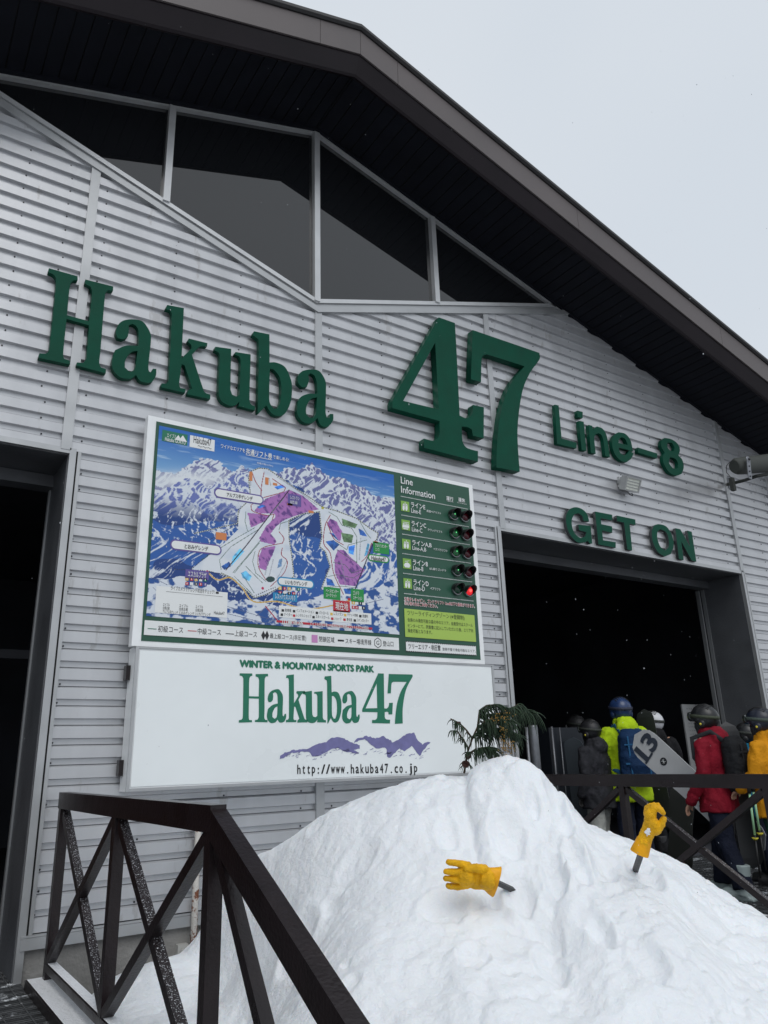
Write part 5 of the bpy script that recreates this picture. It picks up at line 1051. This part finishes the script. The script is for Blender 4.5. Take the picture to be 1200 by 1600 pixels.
# ================================================================== PEOPLE IN THE QUEUE
M_skin = mat('skin', (.42, .24, .17), .55)
def cloth(nm, c, amp=.12, rough=.8): return mat(nm, c, rough, 0, bump=.35, bscale=55, var=amp, vscale=7, spec=.2)
def limb(bm, pts, rad, seg=14, flat=1, side=None):
    tube(bm, pts, rad, seg, flat=flat, side=side); ball(bm, pts[0], rad[0]*.99, 12); ball(bm, pts[-1], rad[-1]*.99, 12)
def person(loc, H, yaw, label, jc, tc, hc, gc, larm, rarm, boot=(.05, .05, .055), hood=1, head=0, bootscale=1, hem=.70, lean=0, extra=None, stance=.11, step=.08, strap=(.03, .035, .03), bulk=1.0, hand=None):
    """local frame: the person faces +Y; larm / rarm are (elbow, wrist) in units of height 1.72"""
    k = H/1.72; t = thing('person', loc, label, 'person', 'people queueing at the right doorway', yaw)
    V = lambda x, y, z: Vector((x*k, (y+lean*max(0, z-.9)*.35)*k, z*k))
    sh = .185*bulk
    arms = [(-1, larm), (1, rarm)]
    # body: one continuous skin (head, neck, hands, trunk, legs)
    bm = bmesh.new(); hx = head
    hc_ = V(0, .015, 1.575); rot = Matrix.Rotation(hx, 3, 'Z'); fwd = rot @ Vector((0, 1, 0)); rt = rot @ Vector((1, 0, 0))
    ball(bm, hc_, (.074*k, .092*k, .112*k), 16, rot=rot); ball(bm, hc_+fwd*.03*k-Vector((0, 0, .055*k)), (.055*k, .055*k, .06*k), 12)
    ball(bm, hc_+fwd*.093*k-Vector((0, 0, .02*k)), (.013*k, .02*k, .025*k), 8, rot=rot)
    for s in (-1, 1): ball(bm, hc_+rt*(s*.076*k)-Vector((0, 0, .015*k)), (.012*k, .022*k, .032*k), 8, rot=rot)
    tube(bm, [V(0, -.01, 1.30), V(0, 0, 1.50)], [.062*k, .055*k], 12)
    loft(bm, [(V(0, 0, .84), .13*k, .095*k), (V(0, 0, 1.05), .12*k, .09*k), (V(0, 0, 1.3), .15*k, .095*k), (V(0, 0, 1.40), .08*k, .06*k)])
    for s in (-1, 1):
        y_ = step*s; limb(bm, [V(s*.085, 0, .88), V(s*(stance-.01), y_*.6+.02, .48), V(s*stance, y_-.02, .08)], [.075*k, .052*k, .038*k], 10)
        e, w = arms[0 if s < 0 else 1][1]; limb(bm, [V(s*sh*.9, 0, 1.37), V(*e), V(*w)], [.045*k, .038*k, .027*k], 10)
        wv = V(*w); dr_ = (V(*w)-V(*e)).normalized(); sd_ = dr_.cross(Vector((0, 1, 0)) if abs(dr_.y) < .8 else Vector((0, 0, 1))).normalized(); nn = dr_.cross(sd_)
        tube(bm, [wv, wv+dr_*.05*k, wv+dr_*.085*k], [.026*k, .036*k, .034*k], 10, flat=.5, side=sd_)
        for j in range(4):
            b_ = wv+dr_*.08*k+sd_*((j-1.5)*.018*k); ln = (.062, .075, .07, .055)[j]*k
            limb(bm, [b_, b_+dr_*ln*.5+nn*.012*k, b_+dr_*ln*.8+nn*.032*k], [.0095*k, .009*k, .008*k], 7)
        limb(bm, [wv+dr_*.03*k+sd_*.028*k, wv+dr_*.06*k+sd_*.05*k+nn*.01*k, wv+dr_*.09*k+sd_*.05*k+nn*.025*k], [.012*k, .011*k, .009*k], 7)
    remesh('body', bm, .0065, hand or M_skin, t, it=2)
    # trousers
    bm = bmesh.new(); loft(bm, [(V(0, 0, .76), .145*k, .11*k), (V(0, 0, .88), .15*k, .11*k), (V(0, 0, 1.0), .13*k, .10*k)])
    for s in (-1, 1):
        y_ = step*s; tube(bm, [V(s*.085, 0, .90), V(s*.095, .01+y_*.3, .68), V(s*(stance-.01), y_*.6+.03, .47), V(s*stance, y_*.8, .28), V(s*stance, y_-.02, .10)], [q*k*bulk for q in (.092, .096, .086, .084, .095)], 16)
    remesh('trousers', bm, .014, tc, t, it=4, amp=.012*k, freq=11)
    # jacket
    bm = bmesh.new(); B = bulk
    loft(bm, [(V(0, -.0, hem), .22*k*B, .175*k*B), (V(0, -.005, hem+.12), .21*k*B, .165*k*B), (V(0, -.005, 1.05), .185*k*B, .14*k*B), (V(0, -.01, 1.22), .205*k*B, .145*k*B), (V(0, -.01, 1.33), .20*k*B, .125*k*B), (V(0, -.01, 1.405), .13*k*B, .10*k*B), (V(0, 0, 1.45), .085*k, .085*k)], 24)
    for s in (-1, 1):
        e, w = arms[0 if s < 0 else 1][1]; S0 = V(s*sh, -.01, 1.345); E_ = V(*e); W_ = V(*w); mid1 = (S0+E_)/2+Vector((s*.012*k, 0, 0)); mid2 = (E_+W_)/2
        limb(bm, [S0, mid1, E_, mid2, W_], [q*k*B for q in (.070, .068, .064, .056, .050)], 14)
    if hood:
        tube(bm, [V(0, -.01, 1.38), V(0, -.01, 1.44), V(0, -.012, 1.50)], [.115*k, .108*k, .095*k], 18)
        ball(bm, V(0, -.105, 1.40), (.125*k, .075*k, .095*k), 14); ball(bm, V(0, -.08, 1.475), (.10*k, .06*k, .04*k), 12)
    remesh('jacket', bm, .0125, jc, t, it=3, amp=.012*k, freq=12)
    # boots
    for s in (-1, 1):
        y_ = step*s; bm = bmesh.new(); bs = bootscale
        tube(bm, [V(s*stance, y_-.03, .30), V(s*stance, y_-.02, .16), V(s*stance, y_-.01, .05)], [.065*k*bs, .06*k*bs, .062*k*bs], 14)
        tube(bm, [V(s*stance, y_-.07, .05), V(s*stance, y_+.04, .055), V(s*(stance+.01), y_+.14, .045), V(s*(stance+.012), y_+.185, .04)], [.052*k*bs, .056*k*bs, .052*k*bs, .036*k*bs], 14, flat=.95)
        box(bm, s*stance*k-.048*k, s*stance*k+.048*k, (y_-.11)*k, (y_+.19)*k, 0, .03*k)
        remesh('boot', bm, .008, mat('boot_'+('pale' if boot[0] > .2 else 'dark'), boot, .5, bump=.2, bscale=40), t, it=2)
    # helmet with goggles
    hp = hc_+Vector((0, 0, .025*k)); bm = bmesh.new(); bmesh.ops.create_uvsphere(bm, u_segments=28, v_segments=20, radius=1)
    for v in bm.verts:
        z = v.co.z; y = v.co.y
        lim = -.18 if y > .45 else (-.18-.62*min(1, (.45-y)/.35))
        if z < lim: v.co.z = lim; q_ = math.sqrt(max(.05, 1-lim*lim))/max(.05, math.sqrt(max(1e-6, 1-z*z))) if z > -.999 else 1; q_ = min(1, q_); v.co.x *= q_; v.co.y *= q_
        v.co.x *= 1+.06*max(0, -v.co.z)
        v.co = rot @ Vector((v.co.x*.118*k, v.co.y*.138*k, v.co.z*.128*k)); v.co += hp
    tube(bm, [hp+rt*(math.sin(a)*.108*k)+fwd*(math.cos(a)*.138*k+.004*k)-Vector((0, 0, .014*k)) for a in (-1.1, -.6, 0, .6, 1.1)], [.008*k, .012*k, .014*k, .012*k, .008*k], 8)
    for s in (-1, 1): ball(bm, hp+rt*(s*.098*k)-Vector((0, 0, .055*k))-fwd*.01*k, (.026*k, .04*k, .045*k), 12, rot=rot)
    he = obj('helmet', bm, hc, t, smooth=True, world=False)
    bm = bmesh.new()
    for j in range(7):                       # raised ridge vents on the shell
        a = (j-3)*.30; c0_ = hp+rt*math.sin(a)*.085*k; 
        tube(bm, [c0_+fwd*(math.cos(u)*.125*k)+Vector((0, 0, .01*k+math.sin(u)*.122*k*math.cos(a*.8))) for u in (.9, 1.3, 1.8, 2.3)], [.004*k, .007*k, .007*k, .004*k], 6)
    obj('vent', bm, M_rub, he, world=False)
    bm = bmesh.new(); n_ = 26
    for lo, hi, mi in ((0, n_, 0),):
        R_ = []
        for j in range(n_+1):
            a = 2*math.pi*j/n_; dr_ = rt*math.cos(a)*.1225*k+fwd*math.sin(a)*.1425*k; zc = .012*k+.02*k*math.sin(a); hh = .016*k
            R_.append([bm.verts.new(hp+dr_*q+Vector((0, 0, zc+dz))) for q, dz in ((1, -hh), (1.018, -hh), (1.018, hh), (1, hh))])
        for a_, b__ in zip(R_, R_[1:]):
            for q in range(4): bm.faces.new((a_[q], a_[(q+1) % 4], b__[(q+1) % 4], b__[q])).smooth = True
    obj('goggle_strap', bm, mat('strap_%.2f' % strap[1], strap, .7, bump=.2, bscale=80), t, world=False)
    bm = bmesh.new(); pts = []
    for u in (-1, -.6, 0, .6, 1): pts.append(hp+rt*(u*.082*k)+fwd*((.150-.045*u*u)*k)+Vector((0, 0, .018*k if gc == 'up' else -.022*k)))
    tube(bm, pts, [.026*k, .042*k, .046*k, .042*k, .026*k], 12, flat=.42, side=(0, 0, 1)); obj('goggles', bm, mat('goggle_lens', (.015, .02, .018), .12), t, world=False)
    bm = bmesh.new(); tube(bm, [hc_-Vector((0, 0, .15*k)), hc_-Vector((0, 0, .10*k))+fwd*.01*k, hc_-Vector((0, 0, .055*k))+fwd*.018*k, hc_-Vector((0, 0, .02*k))+fwd*.016*k], [.075*k, .083*k, .089*k, .088*k], 18); obj('neck_warmer', bm, mat('neck_warmer_black', (.014, .015, .018), .85, bump=.3, bscale=60), t, world=False)
    if gc == 'up':
        bm = bmesh.new(); ball(bm, hp-rt*(.125*k)-Vector((0, 0, .06*k))-fwd*.01*k, (.006*k, .012*k, .012*k), 8); obj('helmet_badge', bm, mat('badge_yellow', (.65, .55, .05), .5), t, world=False)
    tube_c = bmesh.new(); tube(tube_c, [hc_-rt*.08*k-Vector((0, 0, .07*k)), hc_+fwd*.05*k-Vector((0, 0, .125*k)), hc_+rt*.08*k-Vector((0, 0, .07*k))], .006*k, 6); obj('chin_strap', tube_c, M_rub, t, world=False)
    return t
def backpack(loc, yaw, k, label, m1, m2, w=.30, h=.50, d=.17, name='backpack'):
    t = thing(name, loc, label, 'backpack', None, yaw)
    bm = bmesh.new(); loft(bm, [((0, 0, 0), w*.42*k, d*.42*k), ((0, -.01, .05*k), w*.52*k, d*.52*k), ((0, -.01, h*.5*k), w*.5*k, d*.55*k), ((0, 0, h*.85*k), w*.46*k, d*.45*k), ((0, .01, h*k), w*.30*k, d*.25*k)], 22)
    for v in bm.verts:                       # square the ellipse
        x, y = v.co.x/(w*.5*k), v.co.y/(d*.5*k); v.co.x *= 1+.12*abs(x*y)*2; v.co.y *= 1+.12*abs(x*y)*2
    remesh('bag', bm, .012, m1, t, it=2, amp=.012, freq=9)
    bm = bmesh.new(); loft(bm, [((0, -d*.45*k, .05*k), w*.33*k, .035*k), ((0, -d*.5*k, h*.3*k), w*.36*k, .05*k), ((0, -d*.45*k, h*.48*k), w*.30*k, .03*k)], 16); remesh('pocket', bm, .01, m1, t, it=2, amp=.006, freq=12)
    for s in (-1, 1):
        bm = bmesh.new(); tube(bm, [(s*w*.33*k, d*.3*k, h*.92*k), (s*w*.36*k, (d*.35+.09)*k, h*1.09*k), (s*w*.42*k, (d*.3+.29)*k, h*.98*k), (s*w*.50*k, (d*.3+.28)*k, h*.62*k), (s*w*.56*k, (d*.3+.13)*k, h*.25*k), (s*w*.45*k, d*.2*k, h*.16*k)], [.022*k]*6, 8, flat=.35, side=(0, 0, 1)); obj('strap', bm, m2, t, world=False)
        bm = bmesh.new(); bar(bm, (s*w*.30*k, -d*.60*k, h*.12*k), (s*w*.30*k, -d*.52*k, h*.86*k), .016*k, .006, up=(0, 1, 0)); obj('compression_strap', bm, m2, t, world=False)
    bm = bmesh.new(); bar(bm, (-w*.47*k, -d*.56*k, h*.34*k), (w*.47*k, -d*.56*k, h*.34*k), .008, .02, up=(0, 0, 1)); bar(bm, (-w*.44*k, -d*.54*k, h*.70*k), (w*.44*k, -d*.54*k, h*.70*k), .008, .014, up=(0, 0, 1)); obj('band', bm, m2, t, world=False)
    return t
def board(name, tipA, tipB, normal, width, m, label, cat, deco=None, th=.012):
    """a snowboard whose centre line runs from tipA to tipB"""
    a, b = Vector(tipA), Vector(tipB); Lx = (b-a).length; u = (b-a).normalized(); nrm = Vector(normal); nrm = (nrm-u*nrm.dot(u)).normalized(); v = nrm.cross(u)
    t = thing(name, (a+b)/2, label, cat)
    n = 28; bm = bmesh.new(); rows = []
    for i in range(n+1):
        s = -1+2*i/n; s_ = math.copysign(1-(1-abs(s))**1.0, s); x = s*Lx/2
        e = max(0, (abs(x)-(Lx/2-width*.62))/(width*.62)); hw = width/2*(1-.12*math.cos(s*math.pi/1.6)**2*1)*math.sqrt(max(0.0, 1-e**2.3)); lift = .018*e*e
        rows.append([bm.verts.new(u*x+v*q*max(hw, .003)+nrm*(lift*1+zz)) for zz in (0, th) for q in (-1, -.5, 0, .5, 1)])
    for r0, r1 in zip(rows, rows[1:]):
        for q in range(4):
            bm.faces.new((r0[q], r0[q+1], r1[q+1], r1[q])); bm.faces.new((r0[5+q+1], r0[5+q], r1[5+q], r1[5+q+1]))
        bm.faces.new((r0[0], r1[0], r1[5], r0[5])); bm.faces.new((r0[4], r0[9], r1[9], r1[4]))
    bm.faces.new(rows[0][:5]+rows[0][9:4:-1]); bm.faces.new((rows[-1][:5]+rows[-1][9:4:-1])[::-1])
    obj('deck', bm, m, t, world=False)
    if deco: deco(t, u, v, nrm, Lx, th)
    return t
UP3 = (0, 0, 1)
armdown = lambda s: ((s*.245, -.03, 1.09), (s*.255, .05, .86))
# lime jacket, inside the doorway, seen from behind
J_lime = cloth('lime_jacket', (.42, .60, .012)); T_navy = cloth('navy_trousers', (.010, .014, .030)); H_blue = mat('helmet_blue', (.02, .045, .13), .3, var=.3, vscale=14)
gp = onX(968, 1090, 7.02)
person((gp.x, gp.y, 0), gp.z-.0, math.radians(-28), 'person in a lime jacket and blue helmet, back turned, queueing in the doorway', J_lime, T_navy, H_blue, 'down', ((-.28, .0, 1.10), (-.17, .20, 1.03)), ((.25, .03, 1.10), (.16, .22, 1.02)), bulk=1.03, hem=.66, strap=(.02, .025, .05))
k_ = gp.z/1.72; yw = math.radians(-28)
bp_ = Vector((gp.x, gp.y, 0))+Matrix.Rotation(yw, 3, 'Z') @ Vector((0.0, -.22*k_, .86*k_))
backpack(bp_, yw, k_, 'blue backpack worn over the lime jacket', cloth('pack_blue', (.008, .03, .085)), cloth('pack_blue_strap', (.02, .10, .22)), w=.33, h=.52, d=.19)
# red jacket
J_red = cloth('red_jacket', (.20, .006, .018)); H_blk = mat('helmet_black', (.012, .013, .015), .35)
rp_ = onX(1100, 1102, 6.30)
person((rp_.x, rp_.y, 0), rp_.z+.0, math.radians(8), 'person in a red jacket with black backpack, walking left behind the railing', J_red, cloth('dark_navy_trousers', (.008, .011, .024)), H_blk, 'up', ((-.25, -.02, 1.10), (-.235, .16, .84)), ((.25, .0, 1.12), (.23, .17, .98)), boot=(.30, .36, .36), bootscale=1.12, bulk=1.0, hem=.74, step=.14, strap=(.04, .05, .03))
k_ = rp_.z/1.72; yw = math.radians(8); bp_ = Vector((rp_.x, rp_.y, 0))+Matrix.Rotation(yw, 3, 'Z') @ Vector((0, -.235*k_, .92*k_))
backpack(bp_, yw, k_, 'black backpack worn over the red jacket', cloth('pack_black', (.012, .013, .015)), cloth('pack_black_strap', (.03, .032, .036)), w=.30, h=.50, d=.20)
# amber jacket at the right edge
J_amb = cloth('amber_jacket', (.62, .26, .008)); yp = onX(1187, 1106, 6.45)
person((yp.x, yp.y, 0), yp.z, math.radians(6), 'person in an orange yellow puffy jacket and dark helmet at the right edge', J_amb, cloth('green_trousers', (.010, .045, .028)), mat('helmet_navy', (.012, .016, .03), .35), 'up', ((-.26, .03, 1.10), (-.22, .22, .98)), ((.26, .0, 1.12), (.22, .2, .98)), bulk=1.1, hem=.72, strap=(.05, .07, .06))
# blue jacket just behind the amber one
bp2 = onX(1166, 1130, 7.15)
person((bp2.x, bp2.y, 0), bp2.z, math.radians(10), 'person in a bright blue jacket, mostly hidden behind the orange yellow jacket', cloth('sky_blue_jacket', (.012, .17, .30)), T_navy, H_blk, 'down', armdown(-1), armdown(1))
# white helmet, black clothes
wp = onX(1018, 1112, 7.75)
person((wp.x, wp.y, 0), wp.z, math.radians(-40), 'person in black with a white helmet, between the lime and the red jacket', cloth('black_jacket', (.010, .010, .012)), cloth('black_trousers', (.012, .012, .014)), mat('helmet_white', (.62, .63, .66), .35), 'down', armdown(-1), ((.25, .05, 1.12), (.2, .2, 1.0)), head=.9)
# dark patterned jacket, pale trousers, further left
dp = onX(922, 1125, 6.7)
M_camo = mat('dark_pattern_cloth', (.012, .013, .018), .85, bump=.3, bscale=50, wear=((.022, .022, .03), 16, .52, False))
person((dp.x, dp.y, 0), dp.z, math.radians(5), 'person in a dark patterned jacket and pale grey trousers, left end of the queue', M_camo, cloth('pale_grey_trousers', (.36, .37, .35)), mat('helmet_matt_black', (.014, .014, .017), .5), 'up', armdown(-1), ((.25, .02, 1.1), (.22, .15, .95)), bulk=1.08, hand=mat('glove_black', (.012, .012, .012), .7))
dp2 = onX(900, 1118, 7.95)
person((dp2.x, dp2.y, 0), dp2.z, math.radians(0), 'person in dark clothes furthest into the doorway, only the helmet showing', cloth('charcoal_jacket', (.010, .011, .013)), cloth('charcoal_trousers', (.011, .011, .012)), mat('helmet_charcoal', (.03, .03, .032), .5), 'down', armdown(-1), armdown(1), hand=MATS['glove_black'])
# person just inside the left doorway, cut off by the frame
person((.05, W+1.5, 0), 1.55, math.radians(180), 'person in dark red and orange clothes just inside the left doorway', cloth('maroon_jacket', (.06, .006, .012)), cloth('orange_trousers', (.20, .07, .004)), MATS['helmet_black'], 'down', ((-.32, .03, 1.10), (-.36, .12, .95)), ((.25, .02, 1.1), (.2, .15, .95)), bulk=1.15, hem=1.0, hand=MATS['glove_black'])
# snowboards
def deco13(t, u, v, nrm, Lx, th):
    P = []
    me, co = text_mesh('13', .035); mn = co.min(0); mx2 = co.max(0); cx, cy2 = (mn[0]+mx2[0])/2, (mn[1]+mx2[1])/2; h = mx2[1]-mn[1]; s = .19/h
    # numerals run along the board, reading towards its tip
    cols = [(-u)*1.0, None]
    base = -u*(Lx/2-.18)+nrm*-.007
    xd = (v*-.75 + u*-.0).normalized() if False else -v; yd = -u
    if xd.cross(yd).dot(nrm) > 0: xd = -xd
    def on_(p):
        e = max(0, (abs(p.dot(u))-(Lx/2-.29*.62))/(.29*.62)); return p+nrm*(.018*e*e)
    bm = bmesh.new(); vs = [bm.verts.new(on_(base+xd*((c[0]-cx)*s*1.25)+yd*((c[1]-cy2)*s))) for c in co]
    for p in me.polygons:
        try: bm.faces.new([vs[i] for i in p.vertices])
        except ValueError: pass
    q = [bm.verts.new(on_(base+xd*((a-cx)*s*1.25)+yd*((b-cy2)*s)+nrm*-.001)) for a, b in ((mn[0]-.06, mn[1]), (mn[0]+.36, mn[1]), (mn[0]+.36, mn[1]+.085), (mn[0]-.06, mn[1]+.085))]; bm.faces.new(q)
    bpy.data.meshes.remove(me); obj('numerals', bm, mat('numeral_slate', (.035, .045, .065), .5), t, world=False)
    bm = bmesh.new(); c_ = -u*(Lx/2-.40)+nrm*-.0045; vs = [bm.verts.new(c_+u*math.cos(a)*.037+v*math.sin(a)*.037) for a in [2*math.pi*i/24 for i in range(24)]]; bm.faces.new(vs); obj('round_logo', bm, M_black, t, world=False)
    bm = bmesh.new(); c_ = c_+nrm*-.002
    for a in (.3, 1.1, -.6):
        d_ = (u*math.cos(a)+v*math.sin(a)); e_ = (u*-math.sin(a)+v*math.cos(a))*.0018; q = [bm.verts.new(c_+d_*i+e_*j) for i, j in ((-.024, -1), (.024, -1), (.024, 1), (-.024, 1))]; bm.faces.new(q)
    obj('logo_mark', bm, M_pwhite, t, world=False)
tA = onX(990, 1148, 6.50); tB = onX(1212, 1345, 6.58); tB = tA+(tB-tA).normalized()*1.52
board('snowboard', tA, tB, (.9, .35, .15), .305, mat('board_grey', (.50, .51, .52), .4, var=.06, vscale=4), 'pale grey snowboard marked 13 with a round black logo, carried by the red jacket', 'snowboard', deco13)
tA = onX(1066, 1225, 6.95); tB = onX(1062, 1370, 6.95)
board('snowboard', tA, Vector((tB.x, tB.y, .02)), (.9, .3, 0), .25, mat('board_olive', (.018, .020, .016), .5), 'dark olive snowboard standing upright behind the railing, left of the red jacket', 'snowboard')
tA = onX(894, 1152, 6.95); board('snowboard', tA, tA+Vector((.05, .05, -1.1)), (.9, .3, .1), .27, mat('board_slate', (.07, .085, .10), .4), 'slate grey snowboard held upright at the left end of the queue', 'snowboard')
tA = onX(1005, 1108, 7.45); board('snowboard', tA, tA+Vector((.1, -.02, -1.3)), (.9, .3, 0), .20, mat('board_tan', (.018, .022, .018), .45), 'dark snowboard with a rounded tip upright behind the lime jacket', 'snowboard')
tA = onX(1135, 1127, 6.42); board('snowboard', tA, tA+Vector((-.02, -.05, -1.2)), (.5, .9, 0), .20, mat('board_graphite', (.04, .042, .045), .4), 'graphite snowboard strapped upright beside the black backpack', 'snowboard')
M_pole = mat('ski_pole_mint', (.30, .55, .32), .4); M_basket = mat('pole_basket_yellow', (.62, .55, .05), .5)
for i, (a_, b_) in enumerate((((1171,1240),(1188,1372)), ((1177,1237),(1197,1360)))):
    p0 = onX(*a_, 6.05+.04*i); p1 = onX(*b_, 6.02+.05*i); L_ = p0+(p1-p0)*1.0
    t = thing('ski_pole', p1, ('left' if i == 0 else 'right')+' one of two mint green ski poles held beside the orange yellow jacket', 'ski pole', 'pair of mint ski poles')
    bm = bmesh.new(); tube(bm, [p0, p0+(p1-p0)*.5], .009, 8); obj('shaft', bm, M_pole, t)
    bm = bmesh.new(); tube(bm, [p0+(p1-p0)*.5, p1], .007, 8); obj('lower_shaft', bm, M_rub, t)
    bm = bmesh.new(); c_ = p0+(p1-p0)*.53; tube(bm, [c_, c_+(p1-p0).normalized()*.018], [.028, .012], 12); obj('basket', bm, M_basket, t)
    bm = bmesh.new(); tube(bm, [p0-(p1-p0).normalized()*.11, p0], .015, 8); obj('grip', bm, M_rub, t)
# ================================================================== FALLING SNOW
bm = bmesh.new(); k = np.random.RandomState(12)
for i in range(300):
    px, py, d = k.uniform(0, 1200), k.uniform(0, 1400), k.uniform(1.2, 5.0)
    if i > 230: px, py, d = k.uniform(790, 1120), k.uniform(880, 1300), k.uniform(2.5, 5.6)
    v = onD(px, py, d)
    if v.y > W-.05: continue
    r = k.uniform(.02, 1)**2*.0011*(.5+.25*d)+.0003; s_ = Vector(k.normal(0, 1, 3)).normalized()
    g = bmesh.ops.create_icosphere(bm, subdivisions=1, radius=1, matrix=Matrix.Translation(v) @ Matrix.Diagonal((r, r, r*k.uniform(1, 1.9), 1)))
o = obj('falling_snow', bm, mat('snowflake', (.42, .44, .47), .9)); tag(o, 'small snowflakes drifting down in front of the building', 'snowflakes', kind='stuff')
